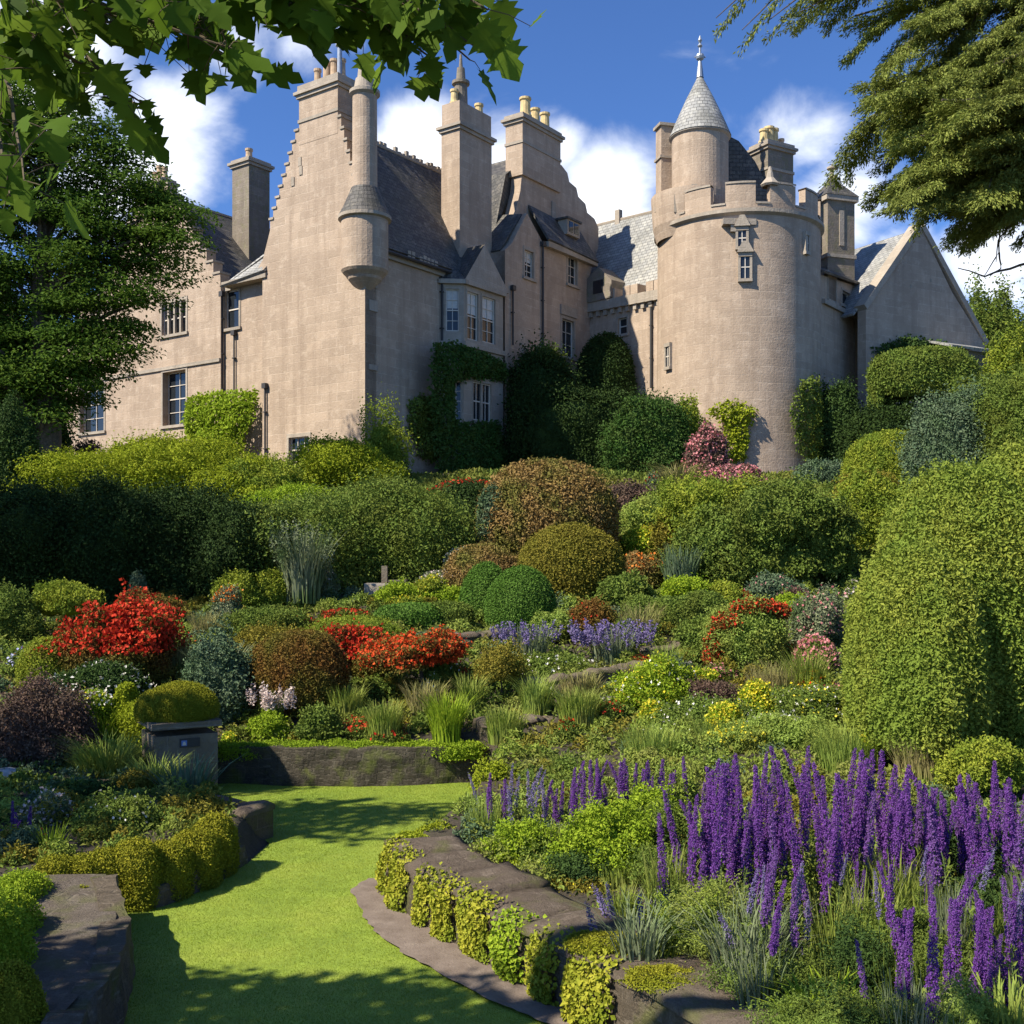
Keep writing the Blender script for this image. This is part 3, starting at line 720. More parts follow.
dh = MB()                                        # stone dormer head at the inner corner
q = FL.uv(590, 283, .1); dh.prism([FL.P(q[0], q[1] - 1.2, .35), FL.P(q[0] + 1.9, q[1] - 1.2, .35), FL.P(q[0] + 1.9, q[1] - .2, .35), FL.P(q[0] + .9, q[1] + .7, .35), FL.P(q[0], q[1] + .2, .35)], -FL.n * 1.2, 0)
dh.box(FL.P(q[0] + .5, q[1] - .8, .33), FL.ax * .75, FL.n * .05, Vector((0, 0, .75)), 1); wall("dormer", dh, [STONE2, GLASS])
downpipe(FL, 651, 304, 388, 0, .07)
# --- round tower
mb = MB(); T = (TX, TY)
def tz(py, Y): return ZC + (HZ - py) / FPX * Y
zt = tz(214, TY - TR)
mb.lathe(T, [(TR * 1.02, ZB), (TR * 1.01, 9.5), (TR, 12), (TR * .985, zt)], 240, 0)
mb.lathe(T, [(TR * .985, zt), (TR * 1.03, zt + .12), (TR * 1.03, zt + .3), (TR * 1.0, zt + .34)], 96, 1)
# parapet with crenels
npar = 36
for k in range(npar):
    a0_ = 2 * math.pi * k / npar; a1_ = 2 * math.pi * (k + 1) / npar
    hgt = 1.6 if k % 3 != 0 else .55
    for (ra, rb) in ((TR * .985, TR * .985 - .4),):
        mb.lathe(T, [(ra, zt + .34), (ra, zt + hgt), (rb, zt + hgt), (rb, zt + .3)], 3, 0, a0_, a1_)
        for aa in (a0_, a1_):
            d = Vector((math.cos(aa), math.sin(aa), 0)); c0 = Vector((TX, TY, 0))
            mb.poly([c0 + d * ra + Vector((0, 0, zt + .34)), c0 + d * rb + Vector((0, 0, zt + .34)), c0 + d * rb + Vector((0, 0, zt + hgt)), c0 + d * ra + Vector((0, 0, zt + hgt))], 0)
        mb.lathe(T, [(ra + .05, zt + hgt), (ra + .05, zt + hgt + .1), (rb - .05, zt + hgt + .1), (rb - .05, zt + hgt)], 3, 1, a0_, a1_)
mb.lathe(T, [(TR * .95, zt + .2), (0, zt + .25)], 48, 1)
tower = wall("round_tower", mb, [STONE, TRIM], "big round tower with crenellated parapet", smooth=False)
# tower windows: small stone boxes with glass
def tower_window(px, pt, pb, w_px, hood=True, label=None):
    k = (px - 512) / FPX; a_q = 1 + k * k; b_q = -2 * (TX * k + TY); c_q = TX * TX + TY * TY - TR * TR
    Y = (-b_q - math.sqrt(b_q * b_q - 4 * a_q * c_q)) / (2 * a_q); x = k * Y
    n_ = Vector((x - TX, Y - TY, 0)).normalized(); tt = Vector((-n_.y, n_.x, 0)); Fw = Frame((x, Y), tt, n_)
    w_ = w_px / FPX * Y * .5; r_ = (-w_, tz(pb, Y), w_, tz(pt, Y))
    wn_ = MB()
    for (x0, y0, x1, y1, cc) in ((-w_ - .13, r_[1] - .15, w_ + .13, r_[1], .16), (-w_ - .12, r_[3], w_ + .12, r_[3] + .2, .15), (-w_ - .12, r_[1], -w_, r_[3], .12), (w_, r_[1], w_ + .12, r_[3], .12)):
        wn_.box(Fw.P(x0, y0, -.3), Fw.ax * (x1 - x0), Fw.n * (.3 + cc), Vector((0, 0, y1 - y0)), 0)
    if hood: wn_.prism([Fw.P(-w_ - .2, r_[3] + .2, .0), Fw.P(w_ + .2, r_[3] + .2, .0), Fw.P(w_ * .6, r_[3] + .75, .0), Fw.P(-w_ * .6, r_[3] + .75, .0)], Fw.n * .25, 0)
    wo = wn_.build("window", [TRIM], castle)
    if label: wo['label'] = label
    pn = MB(); pn.poly([Fw.P(-w_, r_[1], .05), Fw.P(w_, r_[1], .05), Fw.P(w_, r_[3], .05), Fw.P(-w_, r_[3], .05)]); pn.build("pane", [GLASS], wo)
    fb = MB(); fb.box(Fw.P(-.02, r_[1], .055), Fw.ax * .04, Fw.n * .03, Vector((0, 0, r_[3] - r_[1]))); fb.box(Fw.P(-w_, (r_[1] + r_[3]) / 2, .054), Fw.ax * 2 * w_, Fw.n * .034, Vector((0, 0, .05))); fb.build("frame", [WPAINT], wo)
tower_window(745, 257, 279, 9); tower_window(669, 347, 367, 6, False); tower_window(742, 231, 247, 8, True)
tower_window(806, 236, 252, 3, False); 
# corbelled angle where the parapet steps out over the window
cb = MB(); k = (740 - 512) / FPX; q = unpix(741, 221, TY - TR - .1); cb.box(q + Vector((-.9, -.05, -.15)), Vector((1.7, .15, 0)), Vector((0, .9, 0)), Vector((0, 0, .3)), 0); cb.box(q + Vector((-.5, .05, -.5)), Vector((1.0, .1, 0)), Vector((0, .8, 0)), Vector((0, 0, .34)), 0); wall("corbel", cb, [TRIM])
# stair cap-house with its cone
CYh = TY - .9; CXh = (700 - 512) / FPX * CYh; c_ = (CXh, CYh); r_ = 28 / FPX * CYh
z0c, z1c, z2c = tz(197, CYh), tz(139, CYh), tz(76, CYh)
mb = MB(); mb.lathe(c_, [(r_ * .98, zt - 2.5), (r_, z0c), (r_, z1c - .1)], 44, 0); mb.lathe(c_, [(r_, z1c - .1), (r_ * 1.08, z1c), (r_ * 1.08, z1c + .1)], 44, 1)
c2_ = (CXh - .32, CYh + .3); r2c = 40 / FPX * CYh
mb.lathe(c2_, [(r2c * .9, zt - .4), (r2c * 1.0, zt + .35), (r2c * 1.05, z0c - .15), (r2c * 1.05, z0c), (r_, z0c + .06)], 48, 0)
for k in range(4): mb.box((c2_[0] - r2c * 1.0 + k * .85, c2_[1] - math.sqrt(max(.1, (r2c * 1.04) ** 2 - (r2c * 1.0 - k * .85) ** 2)) - .02, z0c - .9 - .4 * (k % 2)), (.3, -.0, 0), (0, .4, 0), (0, 0, .95), 1)
ch = wall("stair_turret", mb, [STONE, TRIM], "round stair turret with a conical roof")
mb = MB(); mb.lathe(c_, [(r_ * 1.1, z1c + .06), (r_ * .82, z1c + 1.05), (r_ * .5, z1c + 2.1), (.1, z2c)], 40, 0); mb.build("cone_roof", [SLATE2], ch)
mb = MB(); zz_ = z2c - .1
mb.lathe(c_, [(.2, zz_), (.15, zz_ + .5), (.08, zz_ + .9), (.2, zz_ + 1.0), (.24, zz_ + 1.12), (.2, zz_ + 1.24), (.06, zz_ + 1.3), (.06, zz_ + 1.6), (.14, zz_ + 1.7), (.05, zz_ + 1.85), (.12, zz_ + 2.0), (.02, zz_ + 2.25), (0, zz_ + 2.3)], 10)
mb.box((CXh - .3, CYh - .02, zz_ + 1.08), (.6, 0, 0), (0, .05, 0), (0, 0, .07)); mb.build("finial", [LEAD], ch)
# flue beside it
q = unpix(664, 165, CYh + 1.2); FQ = Frame((q.x, q.y), (1, .25), (.25, -1)); mb = MB()
mb.box(FQ.P(-.28, zt, -.5), FQ.ax * .62, FQ.n * .8, Vector((0, 0, tz(128, q.y) - zt))); mb.box(FQ.P(-.36, tz(160, q.y), -.56), FQ.ax * .74, FQ.n * .92, Vector((0, 0, .14)), 1); mb.box(FQ.P(-.4, tz(128, q.y), -.6), FQ.ax * 1.3, FQ.n * 1.0, Vector((0, 0, .16)), 1)
wall("flue", mb, [STONE, TRIM])
# dark roof and chimney behind the parapet
q = unpix(742, 170, TY + 1.2); FD = Frame((q.x, q.y), (1, .05), (.05, -1)); mb = MB()
pr = [FD.uv(726, 140), FD.uv(736, 145), FD.uv(752, 165), FD.uv(766, 192), FD.uv(772, 215), FD.uv(726, 215)]
mb.prism([FD.P(a, z, .6) for a, z in pr], -FD.n * 3.5, 0); wall("cap_roof", mb, [SLATE])
q = unpix(777, 165, TY + 2.0); FC = Frame((q.x, q.y), (.86, .5), (.5, -.86)); px_m = FPX / q.y
chimney(FC, -1.15, .75, -.9, .5, zt - .5, tz(146, q.y), [(.12, .6, .75, .25, POTY), (.36, .55, 1.0, .27, POTY), (.58, .5, 1.0, .26, POTY), (.88, .5, .55, .16, POT)], .5, "chimney with buff pots behind the tower parapet", stone=STONE2)
# small pointed stone cap on the parapet
q = unpix(770, 188, TY - TR + .4); mb = MB(); mb.lathe(q, [(.42, zt + 1.5), (.5, zt + 1.6), (.2, zt + 1.95), (.08, zt + 2.5), (0, zt + 2.55)], 8); wall("merlon_cap", mb, [TRIM])
# square angle turret at the right of the tower
q = unpix(832, 250, TY + 3.6); FT = Frame((q.x, q.y), (.95, .31), (.31, -.95)); mb = MB(); hw = 15.5 / FPX * q.y
zt0, zt1, ztp = tz(330, q.y), tz(206, q.y), tz(183, q.y)
mb.box(FT.P(-hw, 12, -hw), FT.ax * 2 * hw, FT.n * 2 * hw, Vector((0, 0, zt1 - 12)), 0)
mb.box(FT.P(-hw - .16, zt1, -hw - .16), FT.ax * (2 * hw + .32), FT.n * (2 * hw + .32), Vector((0, 0, .3)), 1)
mb.box(FT.P(-hw - .08, tz(262, q.y), -hw - .08), FT.ax * (2 * hw + .16), FT.n * (2 * hw + .16), Vector((0, 0, .2)), 1)
cs = [FT.P(sx * (hw + .2), zt1 + .3, sy * (hw + .2)) for sx, sy in ((-1, -1), (1, -1), (1, 1), (-1, 1))]; ap = FT.P(0, ztp + .3, 0)
for i in range(4): mb.poly([cs[i], cs[(i + 1) % 4], ap], 2)
mb.box(FT.P(-.2, ztp - .35, -.2), FT.ax * .4, FT.n * .4, Vector((0, 0, .55)), 1)
mb.lathe(ap, [(.26, ztp + .2), (.1, ztp + .5), (.1, ztp + .75), (.3, ztp + .8), (.3, ztp + .9), (.05, ztp + 1.0), (0, ztp + 1.2)], 10, 1)
mb.box(FT.P(-hw * .15, tz(250, q.y), hw), FT.ax * .3, FT.n * .05, Vector((0, 0, 2)), 1)
wall("square_turret", mb, [STONE2, TRIM, SLATE], "square turret with pyramid cap behind the round tower")
# --- right flank wall and chapel-like gable
q = unpix(819, 300, TY - 1.2); FG = Frame((q.x, q.y), (.60, .80), (.80, -.60))
g1, g2 = FG.uv(819, 246), FG.uv(870, 294)
wg1, wg2 = rect(FG, 828, 275, 836, 301), rect(FG, 842, 292, 850, 306)
mb = MB(); wall_panel(mb, FG, [(0, ZB), (0, g1[1] - 1.5), (g2[0], g2[1] + .2), (g2[0], ZB)], [wg1, wg2], 0, .5)
zc_ = FG.uv(845, 315)[1]; lintel_band(FG, .4, g2[0], zc_, zc_ + .25, .004, .18, mb)
wall("flank_wall", mb); window(FG, wg1, 0, cols=1, rows=2, trim=.1); window(FG, wg2, 0, cols=1, rows=1, trim=.1)
mb = MB(); slab(mb, [FG.P(-.2, g1[1] - 1.5, .3), FG.P(g2[0], g2[1] + .2, .3), FG.P(g2[0], g2[1] + 1.4, -1.6), FG.P(-.2, g1[1] - .6, -1.6)]); wall("flank_roof", mb, [SLATE])
q = unpix(925, 300, 62.5); FE = Frame((q.x, q.y), (.87, .493), (.493, -.87))
ev = lambda px, py: FE.uv(px, py)
ge = [(ev(866, 400)[0], ZB), (ev(866, 400)[0], ev(866, 309)[1]), ev(921, 228), ev(930, 246), ev(952, 292), (ev(985, 345)), (ev(985, 345)[0], ZB)]
mb = MB(); wall_panel(mb, FE, ge, [], 0, .6); 
for (pa, pb_) in (((866, 309), (921, 228)), ((921, 228), (985, 345))):
    A_, B_ = ev(*pa), ev(*pb_); dA = Vector((B_[0] - A_[0], B_[1] - A_[1])); nn_ = Vector((-dA.y, dA.x)).normalized() * .32
    mb.prism([FE.P(A_[0], A_[1] - .03, .1), FE.P(B_[0], B_[1] - .03, .1), FE.P(B_[0] + nn_.x, B_[1] + nn_.y, .1), FE.P(A_[0] + nn_.x, A_[1] + nn_.y, .1)], -FE.n * .75, 1)
for (px, py) in ((910, 288), (930, 282)): a_, z_ = ev(px, py); mb.box(FE.P(a_, z_, -.1), FE.ax * .14, FE.n * .12, Vector((0, 0, .2)), 1)
wall("end_gable", mb, [STONE, TRIM], "plain pointed end gable at the far right")
mb = MB(); slab(mb, [FE.P(ge[1][0] - .4, ge[1][1] - .3, -.5), FE.P(ge[2][0], ge[2][1] - .1, -.5), FE.P(ge[2][0], ge[2][1] - .1, -12), FE.P(ge[1][0] - .4, ge[1][1] - .3, -12)]); slab(mb, [FE.P(ge[5][0], ge[5][1] - .3, -.5), FE.P(ge[2][0], ge[2][1] - .1, -.5), FE.P(ge[2][0], ge[2][1] - .1, -12), FE.P(ge[5][0], ge[5][1] - .3, -12)])
wall("end_roof", mb, [SLATE2])
mb = MB(); l0, l1_ = FE.uv(950, 348, 1.6), FE.uv(992, 348, 1.6); wq = rect(FE, 970, 374, 981, 386, 1.6)
wall_panel(mb, FE, [(l0[0], ZB), (l0[0], l0[1]), (l1_[0], l1_[1] - .3), (l1_[0], ZB)], [wq], 1.6, 2.0)
slab(mb, [FE.P(l0[0] - .2, l0[1], 1.9), FE.P(l1_[0] + .2, l1_[1] - .3, 1.9), FE.P(l1_[0] + .2, l1_[1] + .4, -.3), FE.P(l0[0] - .2, l0[1] + .7, -.3)], .12, 2)
wall("lean_to", mb, [STONE2, TRIM, SLATE2]); window(FE, wq, 1.6, cols=1, rows=1, trim=.08)
# ------------------------------------------------------------------ foliage colours
G_DARK = foliage("dark_green", (0.033, 0.063, 0.015), (0.075, 0.128, 0.028), (0.045, 0.083, 0.023), trans=.15)
G_MID = foliage("mid_green", (.092, .145, .024), (.20, .27, .05), (.14, .175, .03), trans=.24)
G_LIME = foliage("lime_green", (0.189, 0.29, 0.017), (0.362, 0.45, 0.037), (0.246, 0.348, 0.025), trans=.3)
G_GOLD = foliage("golden_green", (.19, .25, .012), (.37, .41, .03), (.25, .29, .02), trans=.25)
G_YEL = foliage("yellow_green", (0.184, 0.24, 0.022), (0.352, 0.376, 0.048), (0.16, 0.224, 0.027), trans=.26)
G_BRONZE = foliage("bronze_leaf", (0.189, 0.123, 0.037), (0.377, 0.246, 0.092), (0.174, 0.167, 0.037), trans=.18)
G_OLIVE = foliage("olive_leaf", (0.15, 0.143, 0.02), (0.285, 0.232, 0.038), (0.195, 0.18, 0.025), trans=.2)
G_TOPI = foliage("clipped_green", (0.075, 0.158, 0.023), (0.15, 0.255, 0.045), (0.09, 0.18, 0.025), trans=.15)
G_SILVER = foliage("silver_green", (0.143, 0.176, 0.094), (0.286, 0.312, 0.177), (0.104, 0.156, 0.055), trans=.18)
G_BLUE = foliage("blue_green", (0.07, 0.119, 0.065), (0.168, 0.217, 0.119), (0.098, 0.154, 0.071), trans=.15)
G_PURP = foliage("purple_leaf", (0.075, 0.042, 0.036), (0.195, 0.128, 0.089), (0.128, 0.09, 0.064), trans=.15)
G_RUST = foliage("rust_leaf", (0.135, 0.06, 0.018), (0.24, 0.135, 0.032), (0.15, 0.135, 0.025), trans=.18)
G_GRASS = foliage("tall_grass", (.145, .21, .028), (.33, .40, .07), (.26, .28, .07), trans=.3)
G_STRAW = foliage("straw_grass", (0.24, 0.204, 0.082), (0.408, 0.348, 0.143), (0.216, 0.24, 0.061), trans=.25)
G_FEATH = foliage("feather_green", (.19, .27, .045), (.32, .42, .09), (.27, .31, .06), trans=.3)
G_MOSS = foliage("moss", (.16, .17, .012), (.34, .32, .028), (.20, .22, .016), trans=.1)
G_IVYG = foliage("golden_ivy", (0.2, 0.225, 0.016), (0.45, 0.425, 0.048), (0.188, 0.237, 0.021), trans=.22)
G_IVYD = foliage("dark_ivy", (0.03, 0.075, 0.015), (0.075, 0.15, 0.028), (0.068, 0.112, 0.025), trans=.18)
G_CEDAR = foliage("cedar_needles", (0.131, 0.175, 0.033), (0.28, 0.306, 0.067), (0.175, 0.201, 0.045), trans=.2, nscale=.6)
G_TREE = foliage("tree_leaf", (.055, .11, .016), (.14, .22, .03), (.08, .15, .02), trans=.4, nscale=.5)
G_SYC = foliage("sycamore_leaf", (.045, .09, .010), (.20, .30, .026), (.10, .18, .016), trans=.52, nscale=1.2)
F_RED = foliage("red_blossom", (.36, .02, .012), (.74, .10, .04), (.50, .035, .016), trans=.25, nscale=3)
F_SCAR = foliage("scarlet_blossom", (.50, .04, .012), (.68, .12, .03), trans=.25)
F_PINK = foliage("pink_blossom", (.48, .14, .15), (.68, .32, .32), trans=.25)
F_WHITE = foliage("white_blossom", (.62, .58, .50), (.82, .80, .74), trans=.2)
F_BLUSH = foliage("blush_blossom", (.55, .42, .38), (.72, .62, .56), trans=.2)
F_YEL = foliage("yellow_blossom", (.60, .50, .02), (.75, .66, .08), trans=.25)
F_PURP = foliage("purple_floret", (.10, .032, .18), (.24, .10, .39), (.17, .06, .29), trans=.22, nscale=5)
F_LAV = foliage("lavender_floret", (.15, .11, .27), (.28, .22, .42), (.18, .16, .26), trans=.2)
F_ORNG = foliage("orange_blossom", (.55, .14, .02), (.68, .25, .05), trans=.25)
F_BLUE = foliage("pale_blue_blossom", (.36, .38, .62), (.6, .6, .78), trans=.2)
STEM = foliage("stem_green", (.06, .10, .03), (.11, .15, .06), trans=.1)

G_HEDGE = foliage("hedge_leaf", (.165, .21, .03), (.34, .375, .06), (.19, .26, .038), trans=.28, nscale=.9)
G_SHADE = foliage("shaded_leaf", (.022, .042, .010), (.05, .085, .018), (.03, .055, .014), trans=.1)  # leaf green darkened in colour to stand for deep shade on hedges and bushes
F_MAUVE = foliage("mauve_floret", (.12, .05, .19), (.24, .12, .36), (.17, .08, .28), trans=.22, nscale=5)
_seed = [100]
def seed(): _seed[0] += 1; return _seed[0]
def ellip_area(r): p = 1.6; a, b, c = [x ** p for x in r]; return 4 * math.pi * ((a * b + a * c + b * c) / 3) ** (1 / p)
def fol_mesh(name, blobs, L, mat, cover=2.4, W=.55, e=2.0, K=30, s=.32, lump=.15, inner=.14, spread=.7, lift=.35, droop=.15, zmin=-.55, core=True, fine=.03, nmax=80000):
    """blobs: (centre, radii) in local coordinates -> one leafy mesh"""
    Vs = []; L = L * .68; lump = lump * 1.3 if lump > .1 else lump
    for c, rad in blobs:
        sd = seed(); n = int(min(nmax, cover * ellip_area(rad) * .75 / (L * L * W * .5)))
        P, Nn = blob_points(n, rad, e, K, s, lump, sd, inner, zmin, fine)
        if len(blobs) > 1:                       # drop leaves buried in a neighbour
            keep = np.ones(len(P), bool)
            for c2, r2 in blobs:
                if c2 is c: continue
                q = (P + np.array(c) - np.array(c2)) / np.array(r2); keep &= (np.abs(q) ** e).sum(1) > .62
            P, Nn = P[keep], Nn[keep]
        Vs.append(leaves(P, Nn, L, W, spread, lift, droop) + np.array(c))
        if core: Vs.append(blob_core(rad, e, K, s, lump, sd, k=.90 - inner * .5, zmin=min(-.7, zmin)) + np.array(c))
    return quads_mesh(name, np.concatenate(Vs), mat)
def bush(label, cat, name, px, py, w, h, mat, leaf=4.5, Y=None, dep=.8, lump=.14, K=26, s=.34, e=2.0, fl=None, trunk=None, group=None, cover=2.4, zc=.38, zm=-.6, inner=.14, W=.55, spread=.7, droop=.15, lift=.35, blobs=None, fine=.03):
    """px,py: middle of the foot in the photo; w,h in photo pixels; leaf length in pixels"""
    if Y is None: p = at(px, py); Y = p.y
    else: p = unpix(px, py, Y)
    k = Y / FPX; wm, hm = w * k, h * k; L = leaf * k
    p = p + Vector((0, wm * .5 * dep * .35, 0))
    if blobs is None: blobs = [((0, 0, hm * zc), (wm / 2, wm / 2 * dep, hm * (1 - zc)))]
    else: blobs = [((bx * k, by * k, bz * k), (rx * k, ry * k, rz * k)) for (bx, by, bz, rx, ry, rz) in blobs]
    me = fol_mesh(name, blobs, L, mat, cover, W, e, K, s, lump, inner, spread, lift, droop, zm, fine=fine)
    if fl is None and trunk is None:
        o = link(name, me, None, p); tag(o, label, cat, group); return o
    o = empty(name, p, label, cat, group)
    f = link("foliage", me, o)
    for (fm, fs, cov, top, zlo) in (fl or []):   # blossom layer: material, size px, coverage 0-1, outward offset, lowest height
        Vs = []
        for c, rad in blobs:
            fs_ = fs * .8; n = int(cov * ellip_area(rad) * .6 / ((fs_ * k) ** 2 * .4))
            P, Nn = blob_points(n, [r * top for r in rad], e, K, s, lump, _seed[0], .05, zlo, .02)
            Vs.append(leaves(P, Nn, fs_ * k, .9, .7, .25, 0, .15) + np.array(c))
        link("blossoms", quads_mesh("blossoms", np.concatenate(Vs), fm), o)
    if trunk:
        mb = MB(); tw, th = trunk[0] * k, trunk[1] * k
        mb.tube([(0, 0, -.3), (.03, 0, th * .5), (-.02, .02, th)], [tw, tw * .8, tw * .6], 8); t = mb.build("trunk", [BARK], None); t.parent = o; t.location = (0, 0, 0)
    return o
def blades(n, rad, hgt, wid, lean=.5, curl=.5, seg=4, hv=.3):
    """a tuft of n curved strap leaves; returns quad vertices"""
    a = rng.uniform(0, 2 * np.pi, n); r0 = rad * np.sqrt(rng.random(n)) * .6
    base = np.stack([np.cos(a) * r0, np.sin(a) * r0, np.zeros(n)], 1)
    da = a + rng.normal(size=n) * .7; dirv = np.stack([np.cos(da), np.sin(da), np.zeros(n)], 1)
    h = hgt * rng.uniform(1 - hv * 1.4, 1 + hv * .4, n); ln = lean * rng.uniform(.2, 1.1, n) * h
    side = np.stack([-np.sin(da), np.cos(da), np.zeros(n)], 1)
    out = []; prev = None
    for i in range(seg + 1):
        t = i / seg; z = h * (t - curl * t ** 3 * .45) ; c = base + dirv * (ln * t ** 2)[:, None]; c[:, 2] += z
        wv = wid * (1 - t ** 1.5 * .94) * (.65 + .35 * math.sin(min(1, t * 3) * 1.57)); cur = (c - side * wv, c + side * wv)
        if prev is not None: out.append(np.stack([prev[0], prev[1], cur[1], cur[0]], 1))
        prev = cur
    return np.concatenate(out).reshape(-1, 3)
def tuft(label, cat, name, px, py, w, h, mat, n=260, wid=.9, lean=.5, curl=.5, Y=None, group=None, plumes=None):
    if Y is None: p = at(px, py); Y = p.y
    else: p = unpix(px, py, Y)
    k = Y / FPX
    V = blades(n, w * k * .45, h * k, wid * k, lean, curl)
    V[:, :2] *= np.array([1.0, .8])
    if not plumes:
        o = link(name, quads_mesh(name, V, mat), None, p - Vector((0, 0, .03))); return tag(o, label, cat, group)
    o = empty(name, p - Vector((0, 0, .03)), label, cat, group); link("leaves", quads_mesh("leaves", V, mat), o)
    pm, pn, ps = plumes; Vs = []
    for i in range(pn):
        a, r = rng.uniform(0, 6.28), w * k * .42 * math.sqrt(rng.random()); zt = h * k * rng.uniform(.75, 1.1)
        n_ = 40; t = np.linspace(.62, 1, n_)[:, None]; base = np.array([math.cos(a) * r, math.sin(a) * r * .8, 0]); tip = base * 1.5 + np.array([0, 0, zt])
        P = base * (1 - t) + tip * t + rng.normal(size=(n_, 3)) * ps * k * .35
        Vs.append(leaves(P, np.tile([0, 0, .3], (n_, 1)) + rng.normal(size=(n_, 3)), ps * k, .6, .4, .5, -.3))
    link("blossoms", quads_mesh("blossoms", np.concatenate(Vs), pm), o)
    return o
def ivy(label, cat, name, F, poly, mat, leaf=4.0, c=0.0, thick=.4, cover=2.2, K=None, group=None, lumpy=.6):
    """creeper: leaves over a pixel-outlined patch of a wall plane, with depth"""
    q = np.array([F.uv(x, y, c) for x, y in poly]); lo, hi = q.min(0), q.max(0); ctr = F.P((lo[0] + hi[0]) / 2, lo[1], c)
    k = ctr.y / FPX; L = leaf * k * .8; area = (hi - lo).prod()
    n = int(cover * area / (L * L * .28) * 1.6); P2 = lo + (hi - lo) * rng.random((n, 2)); P2 = P2[inside(P2, q)]
    d = polydist(P2, q); w_ = min(hi - lo)
    edge = np.clip(d / (w_ * .22), 0, 1) ** .5
    r = np.random.default_rng(seed()); m_ = max(6, int(area * 1.6)); cc = lo + (hi - lo) * r.random((m_, 2)); hh = r.uniform(.4, 1, m_); sg = max(.3, w_ * .16)
    g = (hh[None] * np.exp(-((P2[:, None] - cc[None]) ** 2).sum(-1) / (sg * sg)))
    lum = g.max(1); kk = g.argmax(1); off = P2 - cc[kk]
    dep = thick * edge * (1 - lumpy + lumpy * lum) * (1 - .5 * rng.random(len(P2)) ** 3) + .03
    ax, nn = np.array(F.ax), np.array(F.n); o3 = np.array(F.o)
    jit = rng.normal(size=P2.shape) * L * .5; P2 = P2 + jit
    P = o3 + P2[:, :1] * ax + np.array([0, 0, 1]) * P2[:, 1:] + nn * (dep + c)[:, None]
    outd = (q.mean(0) - P2); N = nn[None] * 1.0 + (off[:, :1] * ax + off[:, 1:] * np.array([0, 0, 1])) / sg * .9 - (1 - edge)[:, None] * (outd[:, :1] * ax + outd[:, 1:] * np.array([0, 0, 1])) / w_ * .8
    V = leaves(P, norm(N), L, .7, .55, .3, .35)
    # a thin mat of stems behind, so that the wall does not show through
    o = link(name, quads_mesh(name, V - np.array(ctr), mat), None, ctr); return tag(o, label, cat, group)
def hedge(label, cat, name, pts, Y0, mat, leaf=5, cover=2.4, dep=1.2, lump=.12, **kw):
    """pts: list of (px, top py, base py, width px, Y) lumps merged in one clipped mass"""
    p0 = unpix(pts[0][0], pts[0][2], pts[0][4]); bl = []
    for (px, pt, pb, w, Y) in pts:
        a, b = unpix(px, pt, Y), unpix(px, pb, Y); k = Y / FPX; h = a.z - b.z
        bl.append((tuple(Vector((a.x, Y, b.z + h * .42)) - p0), (w * k / 2, dep, h * .58)))
    o = link(name, fol_mesh(name, bl, leaf * Y0 / FPX, mat, cover, lump=lump, **kw), None, p0); return tag(o, label, cat)
# ------------------------------------------------------------------ hedges under the castle
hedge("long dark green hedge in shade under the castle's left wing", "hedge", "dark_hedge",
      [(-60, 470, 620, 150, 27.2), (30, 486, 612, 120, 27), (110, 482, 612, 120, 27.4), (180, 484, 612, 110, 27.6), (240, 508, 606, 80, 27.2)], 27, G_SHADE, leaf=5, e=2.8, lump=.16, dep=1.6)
hedge("rounded green hedge mound below the bay window with its left shoulder lower", "hedge", "hedge",
      [(395, 480, 612, 150, 29.2), (318, 494, 606, 130, 28.6), (275, 508, 604, 80, 28)], 29, G_MID, leaf=5, e=2.4, lump=.12, dep=2.0)
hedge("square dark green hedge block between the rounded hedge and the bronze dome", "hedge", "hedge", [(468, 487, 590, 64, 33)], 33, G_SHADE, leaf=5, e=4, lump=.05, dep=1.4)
o = hedge("wide golden green spreading shrub along the hedge top under the left wing windows", "shrub", "spreading_shrub",
      [(165, 436, 530, 200, 39), (75, 456, 530, 180, 38), (250, 462, 530, 110, 38), (0, 468, 530, 130, 38)], 38, G_GOLD, leaf=4.2, lump=.2, dep=2.8)
bush("loose yellow green bush at the foot of the main gable wall", "bush", "bush", 262, 520, 90, 62, G_YEL, 5, Y=36, lump=.3)
bush("bright lime low mat over the hedge shoulder below the basement window", "shrub", "low_shrub", 296, 522, 110, 38, G_LIME, 4.5, Y=33, lump=.2)
bush("round golden bush beside the castle's near corner", "bush", "golden_bush", 338, 500, 94, 72, G_GOLD, 4.5, Y=44, lump=.16, blobs=[((0, 0, 30, 46, 40, 34)), ((30, 4, 18, 36, 34, 26))])
bush("thin olive bush climbing against the shaded wall right of the golden bush", "bush", "thin_bush", 384, 500, 62, 98, G_YEL, 4.5, Y=47, lump=.4, cover=1.3, inner=.6)
bush("small red blossom strip on top of the hedge left of the bronze dome", "flower bed", "flowering_shrub", 462, 500, 66, 20, G_DARK, 4, Y=34, fl=[(F_RED, 3.5, .5, 1.03, .0)])
bush("reddish dry shrub by the lowest left wing window", "bush", "dry_bush", 86, 462, 28, 24, G_PURP, 4, Y=50, cover=1.2, inner=.5)
